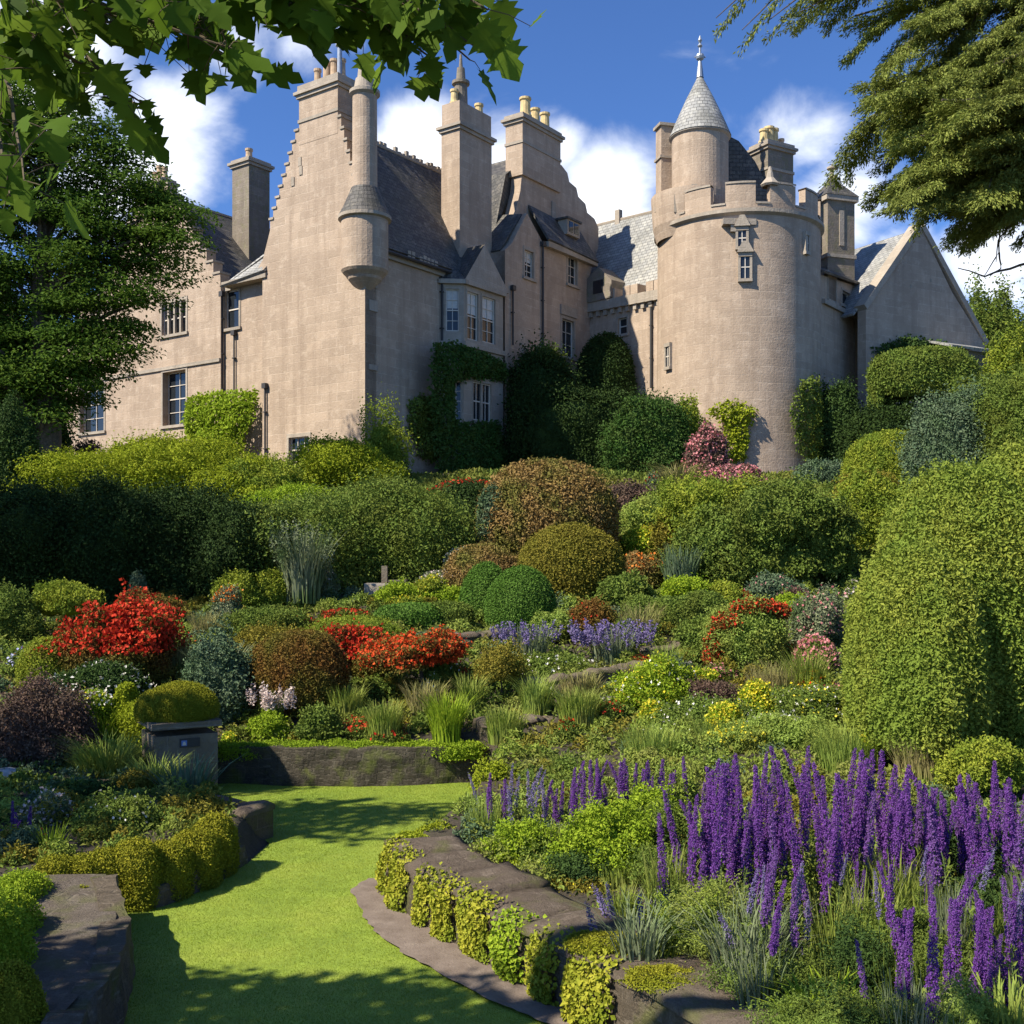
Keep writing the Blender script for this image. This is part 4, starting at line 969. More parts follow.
# creepers and bushes on the castle walls
ivy("bright green creeper patch on the sunlit main gable wall", "creeper", "wall_creeper", FA, [(190, 402), (200, 396), (228, 392), (259, 392), (256, 410), (250, 430), (240, 455), (222, 462), (204, 450), (192, 436), (188, 418)], G_LIME, 4.5, 0, .9, K=20)
ivy("dark ivy framing the lower bay window", "ivy", "ivy", FBf, [(432, 345), (452, 344), (480, 352), (500, 362), (508, 372), (503, 380), (489, 378), (470, 378), (452, 381), (452, 420), (466, 424), (496, 422), (506, 470), (502, 490), (440, 490), (433, 440), (430, 380)], G_IVYD, 4.5, .0, .55)
ivy("ivy mass left of the bay on the shaded side wall", "ivy", "ivy", FR, [(408, 402), (420, 396), (436, 400), (440, 450), (430, 462), (418, 455), (408, 430)], G_MID, 4.5, .0, .7)
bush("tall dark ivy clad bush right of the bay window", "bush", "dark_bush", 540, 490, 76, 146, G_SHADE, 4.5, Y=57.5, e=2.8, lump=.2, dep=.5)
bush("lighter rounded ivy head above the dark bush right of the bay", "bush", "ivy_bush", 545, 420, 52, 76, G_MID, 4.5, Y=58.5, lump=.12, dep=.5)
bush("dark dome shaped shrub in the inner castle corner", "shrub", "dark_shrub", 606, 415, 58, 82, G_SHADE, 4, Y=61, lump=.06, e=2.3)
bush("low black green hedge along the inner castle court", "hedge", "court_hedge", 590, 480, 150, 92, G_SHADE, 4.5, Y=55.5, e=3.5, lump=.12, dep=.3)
bush("dense dark laurel below the left side of the round tower", "shrub", "laurel", 648, 482, 84, 92, G_IVYD, 4.5, Y=53, lump=.2, e=2.4)
bush("pale yellow green bush beside the laurel at the tower foot", "bush", "pale_bush", 688, 462, 40, 62, G_YEL, 4, Y=53.5, lump=.3, cover=1.8)
ivy("small golden climber halfway up the round tower's foot", "climber", "golden_climber", Frame((TX, TY - TR - .1), (1, 0), (0, -1)), [(708, 412), (722, 402), (742, 404), (757, 412), (748, 422), (744, 460), (722, 462), (724, 424)], G_GOLD, 4.5, 0, .6)
ivy("thin dark climber on the shaded right side of the round tower", "climber", "thin_climber", Frame((TX + TR * .72, TY - TR * .72), (.72, .72), (.72, -.72)), [(800, 380), (818, 376), (822, 440), (812, 470), (796, 450), (788, 410)], G_MID, 4.5, .1, .35, cover=1.1)
bush("tall dark shrub right of the round tower", "shrub", "dark_shrub", 838, 478, 46, 94, G_DARK, 4.5, Y=57, lump=.2, e=2.6)
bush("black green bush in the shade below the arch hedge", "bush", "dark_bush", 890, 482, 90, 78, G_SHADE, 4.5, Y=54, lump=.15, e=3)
# clipped hedge arch before the end gable
k_ = 55 / FPX; p_ = unpix(922, 445, 55)
def arch_hedge():
    bl = [((0, 0, 66 * k_), (51 * k_, 34 * k_, 30 * k_)), ((28 * k_, -2 * k_, 38 * k_), (24 * k_, 30 * k_, 44 * k_)), ((-46 * k_, 0, 36 * k_), (5 * k_, 14 * k_, 46 * k_)), ((-32 * k_, 4 * k_, 36 * k_), (4 * k_, 10 * k_, 44 * k_)), ((-16 * k_, 4 * k_, 36 * k_), (4 * k_, 10 * k_, 44 * k_))]
    return link("arch_hedge", fol_mesh("arch_hedge", bl, 4.2 * k_, G_MID, 2.4, e=2.9, lump=.07), None, p_)
tag(arch_hedge(), "clipped green hedge arch with dark openings before the end gable", "hedge")
ivy("flat dark creeper shelf on the end gable above the arch hedge", "creeper", "wall_creeper", FE, [(872, 350), (900, 338), (938, 342), (950, 352), (940, 362), (880, 370)], G_DARK, 4.5, 0, .7)
# right-hand terrace
bush("smooth golden green clipped dome below the arch hedge", "shrub", "clipped_dome", 898, 500, 98, 70, G_YEL, 3.6, Y=40, lump=.03, dep=.8, e=2.2)
bush("blue green bush filling the slope left of the tall clipped hedge", "bush", "blue_green_bush", 968, 500, 110, 110, G_BLUE, 4.5, Y=34, lump=.2)
bush("mid green bush above the tall clipped hedge at the right edge", "bush", "yellow_green_bush", 1030, 500, 120, 124, G_MID, 4.5, Y=33, lump=.25)
bush("small olive shrub in front of the golden clipped dome", "shrub", "olive_shrub", 872, 505, 64, 38, G_OLIVE, 4, Y=37, lump=.2)
bush("yellow green sprawling bush right of the big dark spreading shrub", "bush", "sprawling_bush", 880, 548, 90, 82, G_YEL, 5, Y=30, lump=.25)
bush("small grey green shrub at the foot of the round tower", "shrub", "small_shrub", 825, 492, 54, 32, G_BLUE, 4, Y=46)
hedge("very large clipped yellow green hedge on the right edge above the purple spires", "hedge", "clipped_hedge",
      [(962, 468, 775, 178, 14.4), (1022, 448, 790, 170, 14.8), (912, 545, 765, 108, 13.8), (1095, 425, 790, 200, 15.2), (900, 616, 752, 84, 13.6)], 14.2, G_HEDGE, leaf=6.4, cover=2.8, lump=.088, dep=1.5, e=2.2, K=90, s=.16, nmax=140000)
# ------------------------------------------------------------------ centre of the bank
bush("largest bronze green dome in the middle of the bank", "shrub", "bronze_dome", 548, 575, 142, 116, G_BRONZE, 5, Y=29.5, lump=.07, K=14, s=.6, e=2.3, cover=2.8)
bush("dark green ivy shoulder on the left side of the bronze dome", "shrub", "green_shrub", 494, 545, 34, 60, G_BLUE, 5, Y=29.3, lump=.1, e=2.5)
bush("olive brown dome in front of the largest bronze dome", "shrub", "olive_dome", 572, 600, 108, 76, G_OLIVE, 4, Y=26.2, lump=.04, K=12, s=.7, cover=3)
bush("low bronze cushion left of the olive dome", "shrub", "bronze_cushion", 482, 606, 90, 62, G_BRONZE, 4, Y=27, lump=.08, zc=.3)
bush("left one of the two smooth clipped green mounds", "topiary", "clipped_mound", 486, 630, 54, 68, G_TOPI, 3, Y=25.2, lump=.02, K=8, s=.8, e=1.9, fine=.015)
bush("right and darker one of the two smooth clipped green mounds", "topiary", "clipped_mound", 521, 636, 72, 70, G_TOPI, 3, Y=23.8, lump=.025, K=8, s=.8, e=1.9, fine=.015)
bush("small round shrub dusted with white blossom by the dark hedge", "shrub", "white_flowering_shrub", 460, 582, 34, 34, G_BLUE, 3.5, Y=27.5, lump=.06, fl=[(F_WHITE, 3, .42, 1.03, .1)])
bush("pale blush flower mound in front of the white dusted shrub", "flowers", "flower_mound", 441, 592, 40, 22, G_SILVER, 3.5, Y=27, lump=.2, fl=[(F_BLUSH, 3.2, .6, 1.04, .0)])
bush("yellow tinged small shrub below the pale blush flowers", "shrub", "yellow_shrub", 428, 604, 44, 28, G_YEL, 4, lump=.25, fl=[(F_YEL, 3, .12, 1.03, .1)])
bush("lime green small bush beside the stone pedestal", "bush", "lime_bush", 398, 608, 42, 28, G_LIME, 4, lump=.25)
bush("low clipped blue green hedge curve before the stone pedestal", "hedge", "low_hedge", 410, 628, 70, 24, G_TOPI, 3.5, lump=.06, e=3, dep=.5)
bush("low clipped green hedge curve left of the smooth mounds", "hedge", "low_hedge", 448, 628, 50, 26, G_MID, 3.5, lump=.06, e=3, dep=.5)
bush("pale green leafy plant between the low hedges", "plant", "leafy_plant", 440, 606, 56, 20, G_LIME, 5, lump=.3)
bush("yellow flowering cushion behind the low clipped hedge", "flowers", "flower_cushion", 408, 610, 40, 16, G_YEL, 4, lump=.2, fl=[(F_YEL, 3, .2, 1.03, .1)])
bush("broad flat golden green mat behind the red azaleas", "shrub", "golden_mat", 350, 645, 110, 26, G_YEL, 4, lump=.2, dep=1.2)
bush("red flat azalea strip behind the bronze rounded bush", "azalea", "red_azalea", 290, 640, 64, 22, G_RUST, 4, lump=.15, dep=.6, fl=[(F_RED, 4, .9, 1.04, -.1)])
bush("thin red flower strip behind the golden mat", "flowers", "flower_strip", 345, 622, 48, 12, G_RUST, 4, fl=[(F_RED, 3.5, .7, 1.04, -.1)])
bush("spreading scarlet azalea in the middle of the bank, left half", "azalea", "scarlet_azalea", 352, 678, 84, 52, G_RUST, 4.5, lump=.42, fl=[(F_RED, 4.5, 1.1, 1.05, .05)])
bush("spreading scarlet azalea in the middle of the bank, right half over bare stems", "azalea", "scarlet_azalea", 420, 700, 112, 66, G_RUST, 4.5, lump=.45, zc=.62, zm=-.3, fl=[(F_SCAR, 4.5, 1.2, 1.05, -.2)], trunk=(3, 30))
bush("dark bronze rounded bush beside the scarlet azalea", "bush", "bronze_bush", 296, 712, 100, 84, G_RUST, 4, lump=.10, e=2.3)
bush("olive bush behind the bronze rounded bush", "bush", "olive_bush", 262, 672, 90, 44, G_OLIVE, 4.5, lump=.25)
bush("two tone green bush behind the silver bush, low and wide", "bush", "green_bush", 262, 640, 90, 34, G_MID, 4.5, lump=.25)
# lavender and small things in the centre
tuft("left pale lavender clump below the clipped mounds", "lavender", "lavender", 530, 662, 66, 40, G_SILVER, 260, .7, .35, .2, plumes=(F_LAV, 34, 2.6))
tuft("right violet lavender clump below the clipped mounds", "lavender", "lavender", 612, 665, 72, 42, G_SILVER, 260, .7, .35, .2, plumes=(F_LAV, 62, 2.8))
bush("reddish domed shrub above the lavender", "shrub", "reddish_shrub", 590, 640, 50, 40, G_RUST, 4, lump=.15, fl=[(F_RED, 3, .06, 1.02, .2)])
bush("grey green fluffy shrub left of the reddish domed shrub", "shrub", "fluffy_shrub", 556, 642, 54, 34, G_FEATH, 4.5, lump=.25)
bush("small dark green bush right of the lavender", "bush", "green_bush", 625, 648, 30, 30, G_MID, 4.5, lump=.2)
bush("white rose bush left of the lavender", "rose bush", "rose_bush", 440, 690, 36, 32, G_MID, 4.5, lump=.3, fl=[(F_WHITE, 4, .10, 1.04, .0)])
bush("low green plant with white flowers under the lavender", "plant", "flowering_plant", 548, 682, 90, 26, G_MID, 5, lump=.3, fl=[(F_WHITE, 4, .06, 1.04, .0)])
bush("tall loose olive shrub left of the lavender on thin stems", "shrub", "loose_shrub", 500, 705, 62, 62, G_OLIVE, 4, lump=.35, cover=1.2, inner=.5, zc=.55, zm=-.4, trunk=(1.2, 34))
hedge("dark clipped hedge step right of the lavender with sunlit top", "hedge", "clipped_hedge", [(640, 596, 640, 40, 24.6), (672, 598, 650, 60, 24.2), (702, 592, 640, 50, 24.6)], 24, G_MID, leaf=4, e=3.2, lump=.08, dep=.5)
bush("lettuce green leafy plant on the low hedge step", "plant", "leafy_plant", 690, 606, 60, 26, G_LIME, 5, Y=25.2, lump=.3)
bush("glossy green bush below the olive dome", "bush", "glossy_bush", 622, 606, 60, 34, G_MID, 6, Y=25, lump=.3)
bush("green bush of mixed leaves right of the clipped hedge step", "bush", "green_bush", 705, 660, 60, 40, G_MID, 5, lump=.3)
# slope below the round tower
bush("deep pink upright shrub against the tower foot", "shrub", "pink_shrub", 706, 500, 44, 78, G_PURP, 4, Y=46, lump=.25, fl=[(F_PINK, 3.5, .6, 1.04, -.2)])
bush("low pink blossom mound at the tower foot", "flowers", "pink_mound", 734, 500, 72, 36, G_PURP, 4, Y=41, lump=.1, fl=[(F_PINK, 3.5, 1.0, 1.03, -.1)])
tuft("tall straw coloured grass below the pink shrub", "grass tuft", "straw_grass", 676, 510, 46, 66, G_STRAW, 420, .8, .55, .7, Y=42)
bush("feathery pale green bush left of the spreading dark shrub", "bush", "feathery_bush", 655, 540, 66, 46, G_FEATH, 4.5, Y=35, lump=.2)
bush("mid green bush behind the yellow flower strip", "bush", "green_bush", 690, 528, 60, 48, G_YEL, 4.5, Y=37, lump=.25)
bush("dark heath shrub right of the bronze dome", "shrub", "heath_shrub", 632, 525, 70, 44, G_PURP, 4.5, Y=39, lump=.2)
bush("small red poppies at the left foot of the straw grass", "flowers", "red_flowers", 656, 492, 20, 20, G_BLUE, 4, Y=44, fl=[(F_RED, 3.5, .3, 1.04, .2)])
bush("bright yellow flower strip on the slope below the tower", "flowers", "yellow_flowers", 645, 556, 56, 30, G_LIME, 4, Y=30, lump=.15, fl=[(F_YEL, 3.5, .7, 1.03, .0)])
bush("orange flowers among bronze leaves under the yellow strip", "flowers", "orange_flowers", 640, 588, 54, 34, G_BRONZE, 4, Y=28, lump=.2, fl=[(F_ORNG, 3.5, .16, 1.04, .0)])
tuft("blue grey spiky grass left of the spreading dark shrub", "grass tuft", "blue_grass", 680, 596, 50, 58, G_BLUE, 380, .8, .35, .3, Y=27)
bush("rosy olive shrub above the blue grey grass", "shrub", "olive_shrub", 672, 560, 56, 48, G_OLIVE, 4.5, Y=29.5, lump=.25)
# the big spreading shrub
bush("biggest dark spreading shrub with yellow green top below the round tower", "shrub", "spreading_shrub", 770, 600, 170, 130, G_MID, 5.5, Y=27.5, lump=.3, K=60, s=.22, e=2.2, droop=.35, lift=.2, cover=2.6,
     blobs=[(0, 0, 58, 82, 60, 60), (-52, -6, 48, 46, 44, 48), (54, 6, 56, 46, 44, 54), (-10, -14, 30, 60, 40, 40)], trunk=(5, 40))
bush("yellow green canopy on top of the dark spreading shrub", "shrub", "yellow_shrub", 745, 546, 170, 70, G_YEL, 5, Y=28.6, lump=.3, K=40, s=.25)
# right middle flower bank
bush("rhododendron with dusky leaves under the spreading shrub", "shrub", "dusky_shrub", 775, 606, 60, 30, G_BLUE, 5, lump=.25, fl=[(F_PINK, 3, .04, 1.03, .1)])
bush("dark red heuchera clump on the right bank", "plant", "red_plant", 740, 614, 26, 24, G_RUST, 4.5, lump=.2, fl=[(F_RED, 4, .35, 1.03, -.2)])
bush("yellow green shrub left of the dark red clump", "shrub", "yellow_shrub", 722, 620, 46, 40, G_YEL, 4.5, lump=.25)
bush("low red leaved plant beside the pink dotted shrub", "plant", "red_plant", 800, 610, 36, 22, G_PURP, 4.5, lump=.2)
bush("lime hedge bit under the dusky shrub", "shrub", "lime_shrub", 792, 620, 46, 26, G_LIME, 4.5, lump=.2)
bush("green hummock ringed by the scarlet arc of flowers", "shrub", "green_hummock", 748, 668, 90, 66, G_FEATH, 4.5, lump=.15)
bush("scarlet arc of flowers over the green hummock", "flowers", "scarlet_flowers", 744, 662, 76, 36, G_RUST, 4, lump=.12, blobs=[(-34, -30, 10, 9, 12, 24), (-20, -32, 38, 16, 12, 11), (8, -30, 54, 24, 12, 9), (32, -26, 50, 10, 10, 9)], fl=[(F_RED, 4, .8, 1.04, -.3)])
bush("pink dotted grey shrub next to the tall clipped hedge", "shrub", "pink_dotted_shrub", 822, 652, 62, 62, G_SILVER, 4.5, lump=.3, cover=1.9, fl=[(F_PINK, 3.5, .1, 1.04, -.2)])
bush("salmon pink flower head mound beside the clipped hedge", "flowers", "salmon_flowers", 818, 676, 42, 40, G_MID, 4, lump=.1, fl=[(F_PINK, 4, 1.1, 1.04, -.3)])
bush("small coral and yellow flower clump under the salmon mound", "flowers", "coral_flowers", 812, 702, 40, 30, G_LIME, 4, lump=.2, fl=[(F_SCAR, 4, .3, 1.04, .2), (F_YEL, 4, .35, 1.05, -.1)])
tuft("wispy seeding grass on the right bank below the hummock", "grass tuft", "wispy_grass", 775, 700, 90, 46, G_STRAW, 520, .55, .5, .4)
tuft("green wispy grass left of the salmon flowers", "grass tuft", "wispy_grass", 806, 700, 60, 60, G_GRASS, 420, .6, .5, .4)
bush("dark burgundy low shrub by the loose stones", "shrub", "burgundy_shrub", 705, 718, 72, 38, G_PURP, 4, lump=.25)
bush("blue grey plant beside the burgundy shrub", "plant", "grey_plant", 678, 700, 30, 40, G_BLUE, 4, lump=.3)
bush("tall yellow and white flowering bush above the stone wall end", "bush", "flowering_bush", 655, 716, 84, 54, G_LIME, 5, lump=.3, fl=[(F_YEL, 3.5, .10, 1.04, -.2), (F_WHITE, 4, .04, 1.04, -.2)])
bush("bright yellow flower clump left of the burgundy shrub's foot", "flowers", "yellow_flowers", 654, 730, 28, 28, G_LIME, 4, fl=[(F_YEL, 3.5, .8, 1.04, .0)])
bush("bright yellow flower clump right below the burgundy shrub", "flowers", "yellow_flowers", 726, 738, 36, 34, G_LIME, 4, fl=[(F_YEL, 3.5, .8, 1.04, .0)])
bush("lime yellow flower dome under the wispy grass", "flowers", "lime_flowers", 760, 726, 40, 42, G_LIME, 4, fl=[(F_YEL, 3.5, .8, 1.04, .1)])
bush("cream speckled leafy shrub right of the lime flower dome", "shrub", "speckled_shrub", 825, 732, 100, 44, G_MID, 4.5, lump=.3, fl=[(F_WHITE, 3.5, .05, 1.04, -.1), (F_YEL, 3.5, .05, 1.04, -.1)])
bush("small red flower on dark cushion above the lawn wall end", "flowers", "red_flowers", 612, 722, 26, 20, G_MID, 4, fl=[(F_RED, 4, .3, 1.05, .2)])
# grasses behind the far wall
for (lb, px, py, w, h, m_, n_) in [
    ("tall green grass clump behind the far lawn wall, under the scarlet azalea", 384, 742, 56, 50, G_GRASS, 420), ("bright lime grass clump behind the far lawn wall's right end", 447, 746, 52, 62, G_LIME, 460),
    ("fine brownish grass below the scarlet azalea stems", 425, 716, 64, 44, G_STRAW, 380), ("upright green grass beside the loose olive shrub", 470, 716, 40, 52, G_GRASS, 330),
    ("lowest rounded green grass clump by the rocky wall end", 505, 742, 62, 44, G_GRASS, 520), ("leaning green grass clump over the rocky terrace wall", 578, 726, 70, 46, G_GRASS, 620),
    ("short green grass clump between the two rounded grass clumps", 536, 716, 50, 50, G_FEATH, 380), ("brown flowering grass behind the leaning grass clump", 580, 700, 70, 36, G_STRAW, 360),
    ("feathered green grass under the dark bronze bush", 345, 716, 60, 40, G_GRASS, 360)]:
    tuft(lb, "grass tuft", "grass_tuft", px, py, w, h, m_, n_, .75, .45, .45)
bush("low red flowers on the far wall top", "flowers", "red_flowers", 388, 746, 40, 14, G_MID, 4, fl=[(F_RED, 4, .3, 1.05, .1)])
bush("tiny orange red flowers on the rocky terrace wall", "flowers", "red_flowers", 568, 738, 18, 18, G_MID, 4, fl=[(F_SCAR, 4, .5, 1.05, .0)])
bush("dark leafy plant on the far wall beside the silver bush", "plant", "leafy_plant", 318, 744, 48, 40, G_MID, 5, lump=.3)
bush("lime leafy plant behind the far wall near the pale flower spikes", "plant", "leafy_plant", 268, 740, 46, 26, G_LIME, 5, lump=.3)
tuft("pale pinkish flower spikes before the dark bronze bush", "flowers", "flower_spikes", 272, 726, 40, 40, G_MID, 120, .8, .3, .2, plumes=(F_BLUSH, 34, 3))
# ------------------------------------------------------------------ left bank
bush("small umbrella shaped yellow green tree on the left bank", "tree", "small_tree", 60, 640, 78, 56, G_YEL, 5, lump=.25, zc=.62, zm=-.25, trunk=(2.4, 30))
bush("dark green bush on the left edge below the long hedge", "bush", "dark_bush", 8, 642, 60, 52, G_MID, 5, lump=.25)
bush("vivid red maple like azalea, the largest red mound on the left", "azalea", "red_azalea", 116, 690, 116, 90, G_RUST, 5, lump=.4, e=2.2, fl=[(F_RED, 5.5, 1.4, 1.06, .08)])
bush("rusty leaved shrub behind the largest red azalea", "shrub", "rusty_shrub", 142, 630, 62, 46, G_RUST, 4.5, lump=.3, fl=[(F_RED, 4, .12, 1.03, .1)])
bush("small blue grey conifer tip behind the red azalea", "conifer", "small_conifer", 136, 616, 20, 44, G_BLUE, 4, lump=.2)
bush("golden green smooth cushion left of the red azalea", "shrub", "golden_cushion", 44, 690, 60, 52, G_YEL, 4, lump=.08)
bush("pale blue flower ball at the left edge cushion", "flowers", "blue_flowers", 21, 672, 22, 22, G_MID, 4, fl=[(F_BLUE, 4, .9, 1.05, -.2)])
bush("white flowering dark green shrub under the red azalea", "shrub", "white_flowering_shrub", 92, 716, 110, 52, G_DARK, 5, lump=.25, fl=[(F_WHITE, 4.5, .07, 1.05, -.1)])
bush("white and yellow daisy clump beside the purple leaved bush", "flowers", "daisies", 92, 716, 34, 26, G_LIME, 4.5, Y=17.5, fl=[(F_WHITE, 4.5, .4, 1.05, .0), (F_YEL, 4, .12, 1.06, .0)])
bush("purple brown leaved bush at the left edge", "bush", "purple_bush", 30, 792, 120, 108, G_PURP, 5, Y=16.6, lump=.2, K=50, s=.25)
bush("silver green upright bush behind the stone pier", "bush", "silver_bush", 212, 742, 78, 112, G_BLUE, 5.5, Y=18.6, lump=.3, K=40, s=.28)
tuft("grey green feathery shrub between red azalea and silver bush", "shrub", "feathery_shrub", 222, 700, 62, 62, G_SILVER, 500, 1.1, .5, .3)
bush("rust tipped small shrub left of the twin dark bushes", "shrub", "rust_tipped_shrub", 226, 630, 30, 42, G_SILVER, 4, lump=.2, fl=[(F_ORNG, 3.5, .5, 1.04, .45)])
bush("left one of the twin yellow topped dark bushes under the hedge", "bush", "dark_bush", 236, 614, 48, 44, G_YEL, 4.5, lump=.2)
bush("right one of the twin yellow topped dark bushes under the hedge", "bush", "dark_bush", 270, 612, 42, 42, G_YEL, 4.5, lump=.2)
tuft("tall grey feathery upright shrub in front of the rounded hedge", "shrub", "feathery_shrub", 303, 602, 64, 78, G_SILVER, 420, .9, .45, .2, Y=26, plumes=(G_SILVER, 26, 3.0))
bush("spiky pale flower plant beside the tall feathery shrub", "plant", "pale_plant", 328, 596, 18, 34, G_SILVER, 4, Y=26.5, lump=.3, fl=[(F_BLUSH, 3, .1, 1.04, .0)])
tuft("tall bright green grass clump left of the stone pier", "grass tuft", "tall_grass", 108, 800, 84, 84, G_GRASS, 700, 1.0, .55, .6, Y=16)
tuft("golden green grass behind the tall grass clump", "grass tuft", "golden_grass", 110, 752, 70, 54, G_LIME, 420, .9, .5, .5, Y=17.6)
hedge("golden clipped hedge with a raised corner behind the stone pier", "hedge", "golden_hedge", [(122, 700, 745, 34, 17.8), (146, 702, 745, 50, 17.6), (126, 684, 730, 16, 18.0)], 17.7, G_GOLD, leaf=4.5, e=3, lump=.05, dep=.35)
# the pier with its mossy cap
pier = empty("stone_pier", (-4.95, 16.4, 0), "square stone gate pier with a small dark plaque beside the lawn", "pier")
FP = Frame((-4.40, 16.45), (-.866, -.5), (.5, -.866)); mb = MB()
mb.box(FP.P(0, -.1, 0), FP.ax * .92, -FP.n * .9, Vector((0, 0, 1.02)), 0); mb.build("shaft", [PIER], pier)
mb = MB(); mb.box(FP.P(-.05, 1.022, .05), FP.ax * 1.02, -FP.n * 1.0, Vector((0, 0, .09)), 0); mb.build("capstone", [PIER], pier)
mb = MB(); mb.box(FP.P(.27, .74, -.01), FP.ax * .29, FP.n * .03, Vector((0, 0, .13)), 0); pq = mb.build("plaque", [IRON], pier)
mb = MB(); mb.box(FP.P(.46, .765, .021), FP.ax * .08, FP.n * .004, Vector((0, 0, .08)), 0); mb.build("badge", [plain("blue_badge", (.10, .18, .45), .4)], pq)
mb = MB(); mb.box(FP.P(.475, .775, .026), FP.ax * .05, FP.n * .003, Vector((0, 0, .03)), 0); mb.box(FP.P(.485, .805, .026), FP.ax * .03, FP.n * .003, Vector((0, 0, .02)), 0); mb.build("badge", [WPAINT], pq)
pc = FP.P(.45, 1.10, -.45)
mo = link("moss_dome", fol_mesh("moss_dome", [((0, 0, .15), (.56, .5, .40)), ((-.3, 0, .12), (.36, .42, .34))], .035, G_MOSS, 2.2, lump=.06, zmin=-.35, K=10, s=.7), None, pc); tag(mo, "golden mossy clipped dome on the stone pier", "topiary")
tuft("spiky strap leaved plant in front of the stone pier", "plant", "spiky_plant", 188, 812, 70, 66, G_BLUE, 130, 2.0, .6, .4, Y=14.8)
tuft("fresh green grass in front of the stone pier", "grass tuft", "fresh_grass", 155, 800, 62, 56, G_FEATH, 420, .9, .5, .5, Y=15.4)
bush("small rounded dark bush at the lawn edge beside the spiky plant", "bush", "dark_bush", 207, 812, 24, 30, G_MID, 5, Y=14.6, lump=.15)
bush("yellowish mossy cushion left of the spiky plant", "shrub", "mossy_cushion", 132, 806, 50, 34, G_OLIVE, 5, Y=15, lump=.2)
bush("cream yellow flower sprig at the end of the far wall", "flowers", "cream_flowers", 229, 748, 14, 16, G_LIME, 4, Y=17.6, fl=[(F_YEL, 3.5, .4, 1.05, .0)])
# near left flower bed
bush("dark white dotted shrub in the shaded near left bed, middle", "shrub", "dotted_shrub", 105, 866, 110, 62, G_MID, 6, Y=12.6, lump=.25, fl=[(F_WHITE, 4, .02, 1.04, -.1)])
bush("dark green shrub in the near left bed next to the lawn hedge", "shrub", "dark_shrub", 165, 858, 90, 44, G_MID, 6, Y=12.9, lump=.2)
bush("blue green leafy plant at the near left edge", "plant", "leafy_plant", 14, 880, 70, 50, G_BLUE, 6, Y=11.6, lump=.3)
bush("pale pink white flower cluster left of the dark bed shrub", "flowers", "pale_flowers", 44, 838, 56, 40, G_SILVER, 6, Y=13, lump=.3, fl=[(F_BLUSH, 5.5, .3, 1.06, .0)])
bush("blush hydrangea heads above the pale pink cluster", "flowers", "hydrangea", 60, 822, 30, 22, G_MID, 6, Y=13.8, fl=[(F_BLUSH, 5, .6, 1.05, .1)])
bush("red flower clump in the near left bed", "flowers", "red_flowers", 38, 858, 16, 24, G_MID, 6, Y=12, fl=[(F_SCAR, 6, .9, 1.05, .0)])
tuft("yellow green spiky leaves beside the red flower clump", "plant", "spiky_plant", 50, 870, 40, 56, G_LIME, 120, 1.3, .4, .3, Y=11.8)
bush("leafy green bush between purple bush and grey stone at the left edge", "bush", "green_bush", 22, 806, 60, 34, G_MID, 6, Y=15, lump=.3)
bush("dark low bush under the tall grass clump", "bush", "dark_bush", 78, 818, 90, 36, G_DARK, 6, Y=14.4, lump=.25)
# white ball and grey rock
def rock(label, name, p, rad, m_, sd=3, cat="rock", amp=.12):
    V = blob_core(rad, 2.4, 12, .6, amp, sd, 1.0, 32, 20, -.95); me = quads_mesh(name, V, m_)
    import bmesh
    bm = bmesh.new(); bm.from_mesh(me); bmesh.ops.remove_doubles(bm, verts=bm.verts, dist=.0005); bm.to_mesh(me); bm.free()
    me.polygons.foreach_set("use_smooth", np.ones(len(me.polygons), bool))
    o = link(name, me, None, p); return tag(o, label, cat)
PALE = plain("pale_stone", (.62, .58, .48), .8, nz=.2, scale=12, bmp=.3); GREYR = plain("grey_rock", (.36, .34, .32), .9, nz=.35, scale=9, bmp=.7)
rock("pale round stone ball in the shaded left bed", "stone_ball", unpix(131, 813, 13.9), (.10, .10, .09), PALE, cat="stone ball", amp=.02)
rock("grey weathered rock at the left edge by the purple bush", "rock", unpix(6, 778, 15.6), (.24, .2, .16), GREYR, 5)
rock("grey boulder between burgundy shrub and yellow flowers", "boulder", at(686, 724) + Vector((0, 0, .1)), (.34, .3, .2), GREYR, 8)
rock("flat pale rock lying on the path of loose stones", "boulder", at(650, 684) + Vector((0, 0, .05)), (.5, .5, .14), GREYR, 9)
# stone pedestal at the hedge
ped = empty("stone_pedestal", unpix(386, 606, 26.6), "weathered stone pedestal with a broken post before the dark hedge", "pedestal"); pp = PLOC[ped.name]
mb = MB(); mb.box(pp + Vector((-.5, -.2, -.3)), Vector((1.05, 0, 0)), Vector((0, .6, 0)), Vector((0, 0, .85)), 0); mb.build("base", [TRIM], ped)
mb = MB(); mb.box(pp + Vector((-.1, -.1, .552)), Vector((.14, 0, 0)), Vector((0, .16, 0)), Vector((0, 0, .42)), 0); mb.build("post", [PIER], ped)
mb = MB(); mb.box(pp + Vector((.08, -.22, .552)), Vector((.42, 0, 0)), Vector((0, .5, 0)), Vector((0, 0, .08)), 0); mb.build("slab", [PIER], ped)

